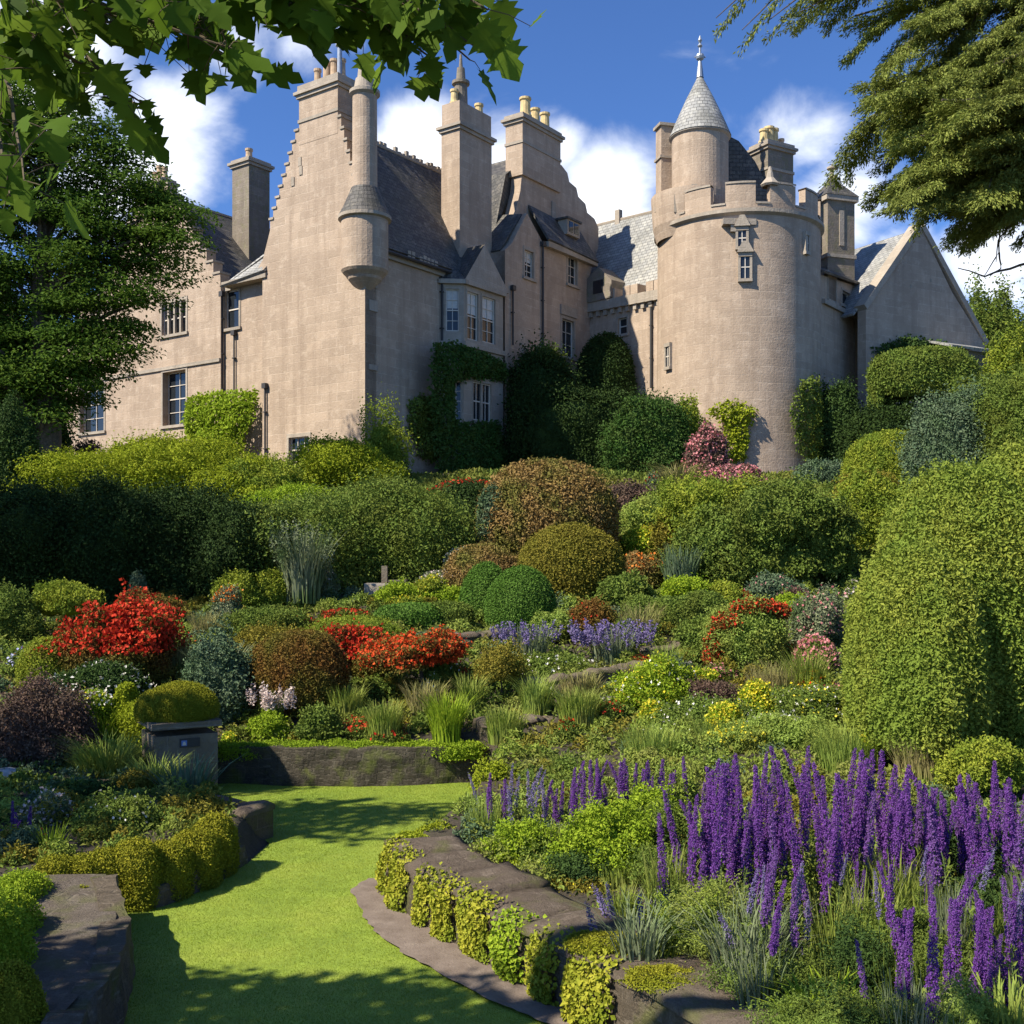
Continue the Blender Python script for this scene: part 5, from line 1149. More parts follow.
# drifts of flowers that break up the middle of the bank
for (lb, px, py, w, h, fm, gm_, cov) in [
    ("yellow daisies low on the bank right of the lime grass clump", 622, 700, 34, 18, F_YEL, G_FEATH, .35), ("yellow blossom drift left of the wispy seeding grass", 700, 690, 44, 20, F_YEL, G_LIME, .4), ("pink phlox patch under the scarlet arc", 716, 684, 36, 18, F_PINK, G_MID, .5),
    ("pink blossom mound left of the tall clipped hedge's lower edge", 836, 716, 40, 32, F_PINK, G_MID, .7), ("yellow flowers beside the salmon flower mound", 806, 690, 36, 22, F_YEL, G_LIME, .45), ("scarlet drift in front of the dark bronze bush's right flank", 372, 736, 60, 18, F_RED, G_MID, .4),
    ("small scarlet drift above the brownish fine grass", 455, 684, 40, 18, F_SCAR, G_RUST, .7), ("red salvia patch behind the lettuce green plant", 700, 612, 40, 14, F_SCAR, G_RUST, .6), ("white foxglove like flowers by the loose olive shrub", 432, 704, 20, 30, F_WHITE, G_MID, .2),
    ("cream blossom bush at the upper edge of the tall clipped hedge's foot", 780, 742, 60, 26, F_WHITE, G_FEATH, .14), ("yellow blossom mass between soft grass and tall hedge", 742, 752, 70, 26, F_YEL, G_FEATH, .22), ("pale pink roses beside the clipped hedge, topmost", 856, 612, 26, 34, F_BLUSH, G_MID, .35),
    ("deep red flowers on the terrace left of the rosy shrub", 640, 668, 30, 12, F_RED, G_RUST, .8), ("rose pink mat along the stones", 600, 692, 50, 12, F_BLUSH, G_SILVER, .5), ("lavender blue mist of flowers beside the blue grey plant", 660, 694, 26, 20, F_LAV, G_SILVER, .7),
    ("red begonias on the left bank under the purple bush", 52, 706, 18, 10, F_SCAR, G_MID, .9), ("white blossom cluster next to the leaning green grass", 540, 700, 26, 16, F_WHITE, G_MID, .3), ("orange montbretia beside the green hummock", 790, 668, 30, 26, F_ORNG, G_GRASS, .3)]:
    bush(lb, "flowers", "flower_drift", px, py, w, h, gm_, 4, lump=.35, fine=.07, fl=[(fm, 3.6, cov, 1.06, .0)])
for (lb, px, py, w, h, m_) in [("hazy brown grass veil behind the clipped mounds' right side", 640, 640, 60, 44, G_STRAW), ("soft green wisps right of the violet lavender", 668, 676, 50, 40, G_FEATH), ("pale wisps over the stones left of the burgundy shrub", 628, 690, 40, 34, G_STRAW), ("light green wisps between scarlet arc and clipped hedge step", 712, 650, 44, 40, G_FEATH), ("straw wisps on the left bank above the silver bush", 206, 642, 50, 36, G_STRAW), ("green wisps left of the purple brown bush's top", 74, 700, 50, 40, G_FEATH), ("golden wisps under the rust leaved shrub", 180, 668, 44, 36, G_STRAW), ("grassy wisps on the rim of the golden mat", 318, 668, 50, 30, G_GRASS)]:
    tuft(lb, "grass tuft", "wispy_grass", px, py, w, h, m_, 300, .5, .55, .4)

# low stone edging and a stony path stepping up the bank
def edging(label, pts, h=.28, th=.35, cat="edging"):
    q = [at(*p) for p in pts]; z0 = min(v.z for v in q) - .25
    return rough_wall(label, "stone_edging", [(v.x, v.y) for v in q], z0, max(v.z for v in q) + h, th, GARDENSTONE, (.45, .06, .03), ragged=.06, cat=cat, topz=lambda t: q[0].z + (q[-1].z - q[0].z) * t + h)
# ------------------------------------------------------------------ low garden walls
def rough_wall(label, name, pts, z0, z1, th, mat, cope=None, cat="wall", ragged=.04, n=14, topz=None):
    """pts: ground polyline of the face; wall thickens to the side n x z; top slightly uneven"""
    root = empty(name, (pts[0][0], pts[0][1], 0), label, cat); d = dense(pts, n); mb = MB()
    nr = []
    for i in range(len(d)):
        a = Vector((*d[max(0, i - 1)], 0)); b = Vector((*d[min(len(d) - 1, i + 1)], 0)); t = (b - a).normalized(); nr.append(Vector((t.y, -t.x, 0)))
    rr = random.Random(len(pts) * 7 + int(z1 * 100)); fr_, bk_, hz = [], [], []
    for i, q in enumerate(d):
        o_ = Vector((q[0], q[1], 0)); f = mnoise.noise(Vector((q[0] * 2.3, q[1] * 2.3, 0))) * ragged; zt_ = (topz(i / (len(d) - 1)) if topz else z1) + mnoise.noise(Vector((q[0] * 3.1, q[1] * 3.1, 4))) * ragged
        fr_.append(o_ + nr[i] * f); bk_.append(o_ - nr[i] * th); hz.append(zt_)
    K_ = 4
    for i in range(len(d) - 1):
        for k in range(K_):
            def fp(j, k): 
                z = z0 + (hz[j] - z0) * k / K_; w = mnoise.noise(Vector((fr_[j].x * 4, fr_[j].y * 4, z * 6))) * ragged * .8
                return fr_[j] + nr[j] * (w + .05 * (1 - k / K_)) + Vector((0, 0, z))
            mb.poly([fp(i, k), fp(i + 1, k), fp(i + 1, k + 1), fp(i, k + 1)])
        mb.poly([fp(i, K_), fp(i + 1, K_), bk_[i + 1] + Vector((0, 0, hz[i + 1])), bk_[i] + Vector((0, 0, hz[i]))])
        mb.poly([bk_[i] + Vector((0, 0, z0)), bk_[i + 1] + Vector((0, 0, z0)), bk_[i + 1] + Vector((0, 0, hz[i + 1])), bk_[i] + Vector((0, 0, hz[i]))])
    for j in (0, len(d) - 1): mb.poly([fp(j, 0), fp(j, K_), bk_[j] + Vector((0, 0, hz[j])), bk_[j] + Vector((0, 0, z0))])
    mb.build("body", [mat], root)
    if cope:
        ln, h_, ov = cope; L_ = [0]
        for a, b in zip(d[:-1], d[1:]): L_.append(L_[-1] + math.dist(a, b))
        s0 = 0
        while s0 < L_[-1] - .12:
            s1 = min(L_[-1], s0 + ln * rr.uniform(.7, 1.35)); i0 = next(i for i, l in enumerate(L_) if l >= s0 - 1e-6); i1 = max(i0 + 1, next(i for i, l in enumerate(L_) if l >= s1 - 1e-6))
            i1 = min(i1, len(d) - 1); up = rr.uniform(-.01, .03); hh = h_ * rr.uniform(.8, 1.25); sb = MB(); N_ = 6; M_ = 6
            tl = rr.uniform(-.03, .03)
            if i1 > i0:
                def sp(u, v, top):
                    j = i0 + (i1 - i0) * min(1, max(0, u)); ji = int(min(j, len(d) - 2)); f = j - ji
                    A = fr_[ji].lerp(fr_[ji + 1], f); B = bk_[ji].lerp(bk_[ji + 1], f); z = hz[ji] * (1 - f) + hz[ji + 1] * f
                    p = A.lerp(B, v) + (A - B).normalized() * ov * (1 - 2 * v) + Vector((0, 0, z + up + tl * (v - .5)))
                    e = min(1, min(u, 1 - u) * N_ * .9 + .0, 1); e2 = min(1, min(v, 1 - v) * M_ * 1.1)
                    w = mnoise.noise(p * 6) * .022 + mnoise.noise(p * 2) * .03
                    return p + Vector((0, 0, (hh * (.45 + .55 * min(e, e2) ** .5) + w) if top else -.03)) + Vector((mnoise.noise(p * 5), mnoise.noise(p * 5 + Vector((9, 0, 0))), 0)) * .02
                us = [.012 + .976 * i / N_ for i in range(N_ + 1)]; vs = [i / M_ for i in range(M_ + 1)]
                for a in range(N_):
                    for b in range(M_): sb.poly([sp(us[a], vs[b], 1), sp(us[a + 1], vs[b], 1), sp(us[a + 1], vs[b + 1], 1), sp(us[a], vs[b + 1], 1)])
                    for v in (0, 1): sb.poly([sp(us[a], v, 0), sp(us[a + 1], v, 0), sp(us[a + 1], v, 1), sp(us[a], v, 1)])
                for b in range(M_):
                    for u in (us[0], us[-1]): sb.poly([sp(u, vs[b], 0), sp(u, vs[b + 1], 0), sp(u, vs[b + 1], 1), sp(u, vs[b], 1)])
                sb.build("coping_stone", [COPING], root, smooth=True, merge=True)
            s0 = s1
    return root
# right-hand wall: face runs from the far end towards the camera; thickness to the right
RW = [(-1.32, 11.75), (-1.22, 11.4), (-.95, 10.75), (-.62, 10.2), (-.26, 9.62), (.02, 9.15), (.32, 8.7), (.70, 8.05), (1.12, 7.35), (1.6, 6.6)]
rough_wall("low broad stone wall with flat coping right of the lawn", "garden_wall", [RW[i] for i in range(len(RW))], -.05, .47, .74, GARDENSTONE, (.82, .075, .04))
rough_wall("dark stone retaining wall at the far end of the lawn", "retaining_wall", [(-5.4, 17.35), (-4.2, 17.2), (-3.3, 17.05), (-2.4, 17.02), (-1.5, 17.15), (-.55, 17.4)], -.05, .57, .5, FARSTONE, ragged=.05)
hedge("strip of mossy turf along the top of the far retaining wall", "moss", "moss_strip", [(px_, 741, 760, 70, 17.4) for px_ in range(225, 470, 38)], 17.4, G_LIME, leaf=4, e=2.2, lump=.2, dep=.22)
rough_wall("short rocky terrace wall beyond the lawn's right corner", "terrace_wall", [(-.5, 17.5), (.1, 17.7), (.7, 18.0), (1.35, 18.5)], .2, .84, .45, GARDENSTONE, (.5, .07, .03), ragged=.09)
rough_wall("dark low stone wall end in the shade on the lawn's left side", "retaining_wall", [(-6.2, 14.4), (-5.0, 14.15), (-4.0, 13.85), (-3.25, 13.45)], -.05, .36, .5, GARDENSTONE, (.9, .06, .05))
rough_wall("low stone base under the mossy hedge left of the lawn", "garden_wall", [(-4.35, 10.75), (-3.95, 10.92), (-3.55, 11.15), (-3.3, 11.6), (-3.15, 12.2), (-3.1, 12.7)], -.05, .22, .4, GARDENSTONE)
rough_wall("rocky edge of the stone path at the lower left", "path_edge", [(-2.85, 6.9), (-2.92, 8.2), (-3.3, 9.4), (-3.65, 10.2), (-3.85, 10.6)], -.05, .47, .2, GARDENSTONE, ragged=.07, cat="stone edging")
edging("low stone step below the pair of smooth clipped mounds", [(452, 648), (480, 646), (508, 645)], .22)
edging("dark stone edging in front of the brown flowering grass", [(520, 700), (570, 697), (625, 690), (650, 682)], .3)
edging("stone edging curving under the clipped hedge step", [(640, 664), (680, 660), (715, 652)], .26)
PEB = plain("pale_gravel", (.40, .36, .32), .95, nz=.45, scale=7, bmp=.6); mb = MB(); pa = [at(*p) for p in dense([(600, 704), (640, 690), (668, 676), (690, 664)], 6)]
for i in range(len(pa) - 1): mb.poly([pa[i] + Vector((0, -.25, .05)), pa[i + 1] + Vector((0, -.25, .05)), pa[i + 1] + Vector((0, .45, .12)), pa[i] + Vector((0, .45, .12))])
tag(mb.build("gravel_path", [PEB]), "pale stony path crossing the bank below the lavender", "path", kind="structure")
# mossy golden hedge lumps along the left wall
for (lb, px, pt, pb, w, Y, dp) in [("leftmost small mossy hedge lump by the stone path", 55, 862, 906, 38, 11.0, .22), ("square mossy hedge lump with a thin stem before it", 84, 860, 910, 36, 11.1, .24), ("small round mossy hedge lump beside the ball", 104, 855, 910, 32, 11.2, .22),
                                  ("biggest ball shaped mossy hedge lump by the lawn", 134, 846, 912, 46, 11.3, .26), ("low sloping mossy hedge lump right of the ball", 166, 848, 906, 44, 11.6, .26), ("long mossy hedge lump before the tall end", 194, 836, 898, 46, 12.0, .28),
                                  ("tallest mossy hedge lump ending the row at the lawn", 214, 821, 890, 38, 12.45, .3)]:
    hedge(lb, "hedge", "mossy_hedge", [(px, pt - 5, pb + 10, w * 1.16, Y - .14)], Y, G_MOSS, leaf=3.6, cover=2.4, dep=dp, e=2.9, lump=.06, K=14, s=.5)
# stone path on the lower left with its clipped hedge
PATHM = sandstone("path_stone", (.20, .165, .13), (.11, .09, .07), (.30, .26, .21), moss=.35, bw=1.3, rh=.9, close=True)
mb = MB(); pts = dense([(-4.55, 10.6), (-4.35, 9.6), (-4.0, 8.6), (-3.62, 7.6), (-3.3, 6.5)], 8); pr_ = dense([(-3.95, 10.7), (-3.72, 10.15), (-3.38, 9.4), (-3.05, 8.2), (-2.98, 6.7)], 8)
for i in range(len(pts) - 1):
    N_ = 6
    for j in range(N_):
        def pv(i, j):
            a, b = Vector((*pts[i], 0)), Vector((*pr_[i], 0)); p_ = a.lerp(b, j / N_); return p_ + Vector((0, 0, .455 + .02 * mnoise.noise(p_ * 2.4)))
        mb.poly([pv(i, j), pv(i + 1, j), pv(i + 1, j + 1), pv(i, j + 1)])
o = mb.build("stone_path", [PATHM], None, True, merge=True); tag(o, "worn flagstone path leading up on the lower left", "path", kind="structure")
hedge("bright lime clipped hedge along the stone path at the left edge", "hedge", "lime_hedge", [(14, 878, 1000, 60, 9.9), (0, 900, 1100, 64, 8.9), (-20, 915, 1150, 80, 8.0)], 9, G_LIME, leaf=6, e=3.2, lump=.06, dep=.55)
bush("round dark bush at the lower left corner below the lime hedge", "bush", "dark_bush", 6, 1075, 70, 110, G_MOSS, 5, Y=7.2, lump=.08)
bush("mossy tuft at the head of the stone path", "shrub", "mossy_tuft", 24, 914, 34, 32, G_MOSS, 4.5, Y=10.4, lump=.2)
bush("tiny mossy clump on the rocky path edge", "shrub", "mossy_clump", 84, 920, 24, 34, G_MOSS, 4.5, Y=10.2, lump=.2)
# golden ivy curtains hanging over the right-hand wall
def curtain(label, s0, s1, top, bot, mat, k, thick=.2):
    d = np.array(dense(RW, 20)); L_ = np.concatenate([[0], np.cumsum(np.linalg.norm(np.diff(d, axis=0), axis=1))])
    n = int((s1 - s0) * (top - bot) / (.034 ** 2) * 5.5); s = rng.uniform(s0, s1, n); z = bot + (top - bot) * rng.random(n)
    mid = (s0 + s1) / 2; hw = (s1 - s0) / 2; q = np.abs(s - mid) / hw
    wv = .10 * np.sin(z * 19 + k * 2.1) + .08 * np.sin(z * 37 + k); keep = q < .94 + wv * np.where(z < top - .05, 1, .3) - .22 * np.clip((top - .25 - z) / (top - bot), 0, 1) * rng.random(n) * 1.2
    s, z, q = s[keep], z[keep], q[keep]; n = len(s)
    x, y = np.interp(s, L_, d[:, 0]), np.interp(s, L_, d[:, 1]); tx, ty = np.gradient(d[:, 0]), np.gradient(d[:, 1]); tl = np.hypot(tx, ty)
    tx, ty = np.interp(s, L_, tx / tl), np.interp(s, L_, ty / tl); nx_, ny_ = ty, -tx
    pr = thick * np.sqrt(np.clip(1 - q ** 2, .08, 1)) * (.75 + .25 * np.sin(z * 9 + k)) * (1 - .45 * rng.random(n) ** 2)
    tp = np.clip((z - (top - .14)) / .14, 0, 1); pr = pr * np.sqrt(np.clip(1 - tp ** 2, 0.02, 1)) + .03 - tp * rng.random(n) * .22
    P = np.stack([x + nx_ * pr, y + ny_ * pr, z + tp * .03], 1); N = np.stack([nx_ + tx * (s - mid) / hw * .5, ny_ + ty * (s - mid) / hw * .5, .25 + tp * 1.2], 1)
    c = np.array([np.interp(mid, L_, d[:, 0]), np.interp(mid, L_, d[:, 1]), 0])
    o = link("ivy_curtain", quads_mesh("ivy_curtain", leaves(P, norm(N), .042, .8, .6, .3, .4) - c, mat), None, c); tag(o, label, "ivy", "golden ivy curtains on the lawn wall")
tot = sum(math.dist(a, b) for a, b in zip(RW[:-1], RW[1:]))
cl = ["farthest ivy curtain at the wall's far end by the golden mound", "second ivy curtain from the far end, broad and full", "third ivy curtain from the far end, right after the dark gap", "fourth ivy curtain from the far end of the wall", "middle ivy curtain, widest on the lawn wall",
      "greener ivy curtain after the widest one", "narrow ivy curtain before the bulging stone", "ragged ivy curtain low at the bottom edge of the view", "nearest ivy curtain under the last coping stones"]
ss = [(.05, .42), (.48, .98), (1.19, 1.48), (1.56, 1.97), (2.06, 2.62), (2.72, 3.14), (3.24, 3.62), (3.74, 4.35)]
for i, (a, b) in enumerate(ss): curtain(cl[i], a, b, .54 + .015 * math.sin(i * 2), [.02, .0, .03, .0, .0, .05, .02, .05, .05][i], G_IVYG if i != 5 else G_LIME, i, .12 + .025 * (i % 2))
hedge("low golden mound closing the far end of the lawn wall", "hedge", "golden_mound", [(410, 832, 880, 44, 12.1), (440, 824, 862, 60, 12.7), (468, 822, 856, 36, 13.2)], 12.5, G_GOLD, leaf=5, e=2.6, lump=.1, dep=.3)
# moss cushions on the coping near the camera
for (lb, x, y, r_) in [("moss cushion draped over the coping at the bottom edge", 1.05, 7.72, .22), ("moss cushion between the last two coping stones", .72, 8.42, .24), ("thin moss patch behind the coping", 1.15, 8.35, .2)]:
    o = link("moss_cushion", fol_mesh("moss_cushion", [((0, 0, 0), (r_ * 1.3, r_, .06))], .03, G_MOSS, 2, lump=.2, core=False, zmin=-.1), None, (x, y, .56)); tag(o, lb, "moss")
# ------------------------------------------------------------------ right-hand bed: spires, ferns, leaves
bush("left one of the feathery lime mounds behind the lawn wall", "plant", "feathery_mound", 520, 884, 84, 66, G_LIME, 6, Y=11.3, lump=.3, K=50, s=.25, cover=2.8)
bush("middle feathery lime mound behind the lawn wall, the largest", "plant", "feathery_mound", 606, 900, 110, 92, G_LIME, 6, Y=10.6, lump=.32, K=60, s=.24, cover=2.8)
bush("feathery lime mound at the back touching the purple spires", "plant", "feathery_mound", 648, 862, 88, 72, G_LIME, 6, Y=11.4, lump=.3, K=50, s=.25, cover=2.8)
bush("mid green feathery bush between lime mound and main spires", "bush", "feathery_bush", 684, 850, 60, 70, G_GRASS, 5.5, Y=12, lump=.3)
bush("yellowing ground plant behind the coping stones", "plant", "yellowing_plant", 585, 916, 100, 40, G_OLIVE, 5, Y=10.2, lump=.3, fl=[(F_YEL, 4, .04, 1.03, .0)])
bush("yellowing plant at the wall corner under the left lime mound", "plant", "yellowing_plant", 520, 890, 60, 26, G_GOLD, 5, Y=10.9, lump=.3)
tuft("wispy green stems at the far left end of the spire bed", "grass tuft", "wispy_grass", 484, 870, 44, 86, G_FEATH, 240, .9, .3, .3, Y=12.3)
bush("golden bush left of the back row of purple spires", "bush", "golden_bush", 496, 806, 50, 42, G_GOLD, 5, Y=14.6, lump=.3)
for (lb, px, py, w, h, m_, n_, Y) in [("tall soft grass behind the back row of spires, left part", 575, 786, 110, 36, G_GRASS, 700, 14.6), ("tall soft grass behind the back row of spires, middle part", 655, 776, 100, 60, G_FEATH, 900, 15.2),
                                     ("tall soft grass behind the main spires, right part", 730, 766, 110, 62, G_FEATH, 900, 15.6), ("pale grass at the foot of the tall clipped hedge", 850, 776, 110, 60, G_FEATH, 800, 13.6), ("yellow seeding grass under the tall clipped hedge", 930, 786, 120, 62, G_STRAW, 800, 12.6)]:
    tuft(lb, "grass tuft", "soft_grass", px, py, w, h, m_, n_, .75, .4, .4, Y=Y)
bush("leafy green bush with cream dots behind the soft grass", "bush", "leafy_bush", 700, 760, 120, 62, G_MID, 5, Y=16.4, lump=.3, fl=[(F_WHITE, 3.5, .03, 1.04, -.1)])
bush("yellow green leafy bush left of the tall clipped hedge's foot", "bush", "leafy_bush", 800, 766, 110, 50, G_FEATH, 5, Y=15, lump=.3)
bush("orange yellow flowering plant under the tall clipped hedge", "plant", "flowering_plant", 884, 752, 40, 24, G_LIME, 5, Y=13.4, lump=.3, fl=[(F_YEL, 4, .25, 1.04, .0)])
bush("yellow leaved bush at the right edge before the clipped hedge", "bush", "yellow_bush", 990, 792, 90, 50, G_YEL, 6, Y=11.6, lump=.3)
# leafy mass under the spires: countable clumps of leaves
r_c = random.Random(11)
for row, (py, n_, h0) in enumerate([(850, 9, 50), (885, 10, 56), (925, 10, 74), (970, 10, 92), (1020, 9, 88), (1075, 8, 92)]):
    for i in range(n_):
        x0 = [520, 560, 604, 640, 735, 815][row]; px = x0 + (1045 - x0) * (i + .5) / n_ + r_c.uniform(-12, 12)
        m_ = r_c.choice([G_MID, G_MID, G_DARK, G_FEATH, G_DARK, G_GRASS])
        w = r_c.uniform(58, 96) * (1 + row * .1); h = h0 * r_c.uniform(.7, 1.05)
        if px < 660: h *= .6
        if r_c.random() < .6: tuft("grey green upright leaves rising between the purple spires", "plant", "stem_clump", px, py, w * .8, h * 1.15, r_c.choice([G_SILVER, G_MID, G_GRASS]), 170, 1.1, .32, .3, group="upright leaf clumps between the spires")
        else: bush("leafy green undergrowth clump between the purple spires", "plant", "leaf_clump", px, py, w, h, m_, 6, lump=.4, K=50, s=.25, group="undergrowth clumps between the spires", cover=1.5, inner=.45, W=.36, droop=.3)
for (lb, px, py, w, h, n_, wd, Y, m_) in [("yellow green arching strap leaves at the bottom edge", 818, 1046, 110, 92, 150, 3.0, 7.0, G_LIME), ("fan of broad sword leaves between wall and spires", 684, 962, 54, 96, 60, 4.2, 8.7, G_LIME), ("green sword leaf fan beneath the main spires", 716, 912, 40, 60, 50, 3.2, 9.3, G_GRASS),
                                        ("grey stemmed wiry plant behind the last coping stones", 640, 975, 80, 100, 150, 1.2, 8.7, G_SILVER), ("wiry grey plant before the tallest spires", 748, 1000, 110, 130, 220, 1.1, 8.0, G_SILVER), ("light green broad leaves low at the right edge", 930, 1050, 110, 80, 90, 4.0, 6.8, G_FEATH), ("pale strap leaves in the lower right corner", 1010, 1060, 90, 110, 110, 2.4, 6.6, G_FEATH)]:
    tuft(lb, "plant", "strap_plant", px, py, w, h, m_, n_, wd, .6, .7, Y=None if py < 1030 else Y)
# purple spires: five prototypes, copied
def spire_proto(i, hs, hst, r, nfl, mat):
    """stem hst high up to the flowers, then a flower spike hs long"""
    root = empty("spire_plant", (0, -50, 0)); bend = rng.normal(size=2) * .03
    mb = MB(); top = hst + hs; pts = [(bend[0] * (t * 2) ** 2, bend[1] * (t * 2) ** 2, top * t) for t in (0, .3, .6, .85, 1.0)]
    mb.tube(pts, [.008, .0075, .006, .004, .002], 5); st = mb.build("stem", [STEM], None); st.parent = root; st.location = (0, 0, 0)
    t = rng.random(nfl) ** .9; z = hst + hs * t; rad = r * (1 - t) ** .42 * np.clip(.35 + t * 5, 0, 1) + .006
    a = rng.uniform(0, 2 * np.pi, nfl); tt = z / top; ox = np.stack([bend[0] * (2 * tt) ** 2, bend[1] * (2 * tt) ** 2], 1)
    N = np.stack([np.cos(a), np.sin(a), .25 + .5 * t], 1); P = np.concatenate([ox, z[:, None]], 1) + norm(N) * (rad * rng.uniform(.55, 1, nfl))[:, None]
    Vs = []
    for k in range(3): Vs.append(leaves(P + rng.normal(size=P.shape) * .006, norm(N), .0195 * (1.15 - .5 * t), .85, .8, .2, 0, .25))
    f = link("flower_spike", quads_mesh("flower_spike", np.concatenate(Vs), mat), root)
    nl = 34; a = rng.uniform(0, 6.28, nl); z = hst * rng.uniform(.1, .98, nl); P = np.stack([np.cos(a) * .012, np.sin(a) * .012, z], 1); N = np.stack([np.cos(a), np.sin(a), .9 + 0 * a], 1)
    V = leaves(P, norm(N), .13 * (1.25 - z / hst * .8), .28, .35, 1.0, .25, .1); link("leaves", quads_mesh("leaves", V, G_MID), root)
    return root
protos = [spire_proto(0, .86, .38, .053, 600, F_PURP), spire_proto(1, .74, .44, .047, 480, F_PURP), spire_proto(2, .95, .35, .058, 680, F_PURP), spire_proto(3, .62, .5, .044, 380, F_MAUVE), spire_proto(4, .5, .41, .032, 150, F_LAV)]
used = set()
def spire(px, ptop, Y, kind, sc_, label, group):
    top_h = {0: 1.24, 1: 1.18, 2: 1.30, 3: 1.12, 4: .91}[kind] * sc_
    p = unpix(px, ptop, Y); p.z -= top_h
    if kind in used: o = copy_tree(protos[kind])
    else: used.add(kind); o = protos[kind]
    o.location = p; o.scale = (sc_ * rr_.uniform(.72, 1.0),) * 2 + (sc_,); o.rotation_euler = (rr_.gauss(0, .07), rr_.gauss(.02, .085), rr_.uniform(0, 6.28))
    tag(o, label, "flower", group)
rr_ = random.Random(5)
# back row
for i in range(46):
    px = 482 + i * 4.6 + rr_.uniform(-4, 4); thin = px < 545 and rr_.random() < .55
    spire(px, (772 if px < 560 else 764) + rr_.uniform(-8, 16), rr_.uniform(11.7, 12.6), 4 if thin else rr_.choice([0, 1, 2]), rr_.uniform(.68, .86), "slender purple spire in the back row by the lawn's right corner", "back row of purple spires")
# main mass
for i in range(100):
    px = 692 + (i % 50) * 6.85 + rr_.uniform(-5, 5); row = i // 50
    tp = 768 + 12 * math.sin(px * .021) + rr_.uniform(-18, 26) + row * rr_.uniform(5, 48)
    if 790 < px < 840: tp += 4
    if 905 < px < 940 and row == 0: tp += 22
    spire(px, tp, rr_.uniform(9.2, 10.0) - row * .5, rr_.choice([0, 0, 1, 2, 2, 3]), rr_.uniform(.82, 1.05), "purple spire in the dense stand below the tall clipped hedge", "dense stand of purple spires")
for i in range(16):
    spire(rr_.uniform(890, 1028), rr_.uniform(878, 950), rr_.uniform(6.8, 7.6), rr_.choice([0, 1, 3]), rr_.uniform(.6, .8), "shorter scattered spire rising from the green leaves below the dense stand", "scattered short spires in the lower right")
for i in range(44):
    spire(rr_.uniform(742, 1030), rr_.uniform(838, 945), rr_.uniform(7.2, 8.9), rr_.choice([3, 4, 4, 1, 3]), rr_.uniform(.5, .82), "shorter scattered spire rising from the green leaves below the dense stand", "scattered short spires in the lower right")
# left outpost and the drooping middle group
for (px, tp) in [(668, 818), (676, 836), (690, 846), (700, 838), (712, 822), (722, 804), (730, 812), (738, 826), (747, 830), (706, 800), (752, 816), (718, 838), (728, 790), (741, 800)]:
    spire(px, tp + rr_.uniform(-4, 4), rr_.uniform(9.0, 9.6), rr_.choice([0, 2, 1]), rr_.uniform(.85, 1.0), "purple spire in the group left of the dense stand, by the sword leaves", "spires left of the dense stand")
for (px, tp) in [(957, 896), (966, 902), (974, 894), (990, 900), (1003, 884), (1010, 898), (1017, 940), (982, 916), (996, 920), (1022, 880)]:
    spire(px, tp, rr_.uniform(7.0, 7.4), rr_.choice([0, 2, 2]), rr_.uniform(.66, .8), "purple spire in the small low group at the right edge", "low spires at the right edge")
spire(931, 893, 6.6, 2, .85, "single thick purple spire standing alone at the bottom right", None)
spire(870, 944, 6.7, 3, .62, "single short purple spire lowest of all by the strap leaves", None)
for (px, tp) in [(757, 892), (768, 900), (776, 905), (753, 930), (620, 884), (612, 892), (628, 880), (638, 888), (645, 900), (604, 895)]:
    spire(px, tp, rr_.uniform(8.6, 9.2), 4, rr_.uniform(.9, 1.2), "thin fading lilac spike among grey stems behind the coping", "fading lilac spikes")
for (px, tp) in [(2, 795), (8, 806), (14, 800), (20, 812), (4, 822), (-4, 800), (12, 820), (26, 806)]:
    spire(px, tp, rr_.uniform(12.2, 12.8), rr_.choice([0, 1]), rr_.uniform(.6, .75), "purple spire at the left edge behind the pale flowers", "purple spires at the left edge")
# ------------------------------------------------------------------ trees
def limb(mb, pts, r0, r1, seg=8, wob=.15):
    pts = [Vector(p) for p in pts]; P = []
    for i in range(len(pts) - 1):
        for k in range(5): P.append(pts[i].lerp(pts[i + 1], k / 5) + Vector((mnoise.noise(pts[i] * 1.7 + Vector((k * .5, 0, 0))), mnoise.noise(pts[i] * 1.3 + Vector((0, k * .5, 3))), mnoise.noise(pts[i] + Vector((7, k * .4, 0))))) * wob * (r0 * 2 + .2))
    P.append(pts[-1]); mb.tube(P, [r0 + (r1 - r0) * i / (len(P) - 1) for i in range(len(P))], seg)
def plates(n, poly, Ylo, Yhi, rx, ry, rz, L, per, tilt=(0, 0, 0), W=.5, droop=.3, spread=.5):
    """flattened leafy sprays scattered through a crown whose outline (in the picture plane at its depth) is poly"""
    poly = np.array(poly, float); lo, hi = poly.min(0), poly.max(0); Vs = []; C_ = []
    while len(C_) < n:
        q = lo + (hi - lo) * rng.random(2)
        if inside(q[None], poly)[0]:
            Y = rng.uniform(Ylo, Yhi); C_.append(np.array(unpix(q[0], q[1], Y)))
    for c in C_:
        s = rng.uniform(.6, 1.3); d = norm(rng.normal(size=(per, 3))); r = rng.random(per) ** .4
        p = d * r[:, None] * np.array([rx, ry, rz]) * s
        p[:, 2] += -tilt[2] * (p[:, 0] ** 2 + p[:, 1] ** 2) / max(rx, .1) + tilt[0] * p[:, 0] + tilt[1] * p[:, 1]
        N = d * np.array([.35, .35, 1.0]); N[:, 2] = np.abs(N[:, 2]) + .5
        Vs.append(leaves(p + c, norm(N), L, W, spread, .3, droop))
    return np.concatenate(Vs), C_
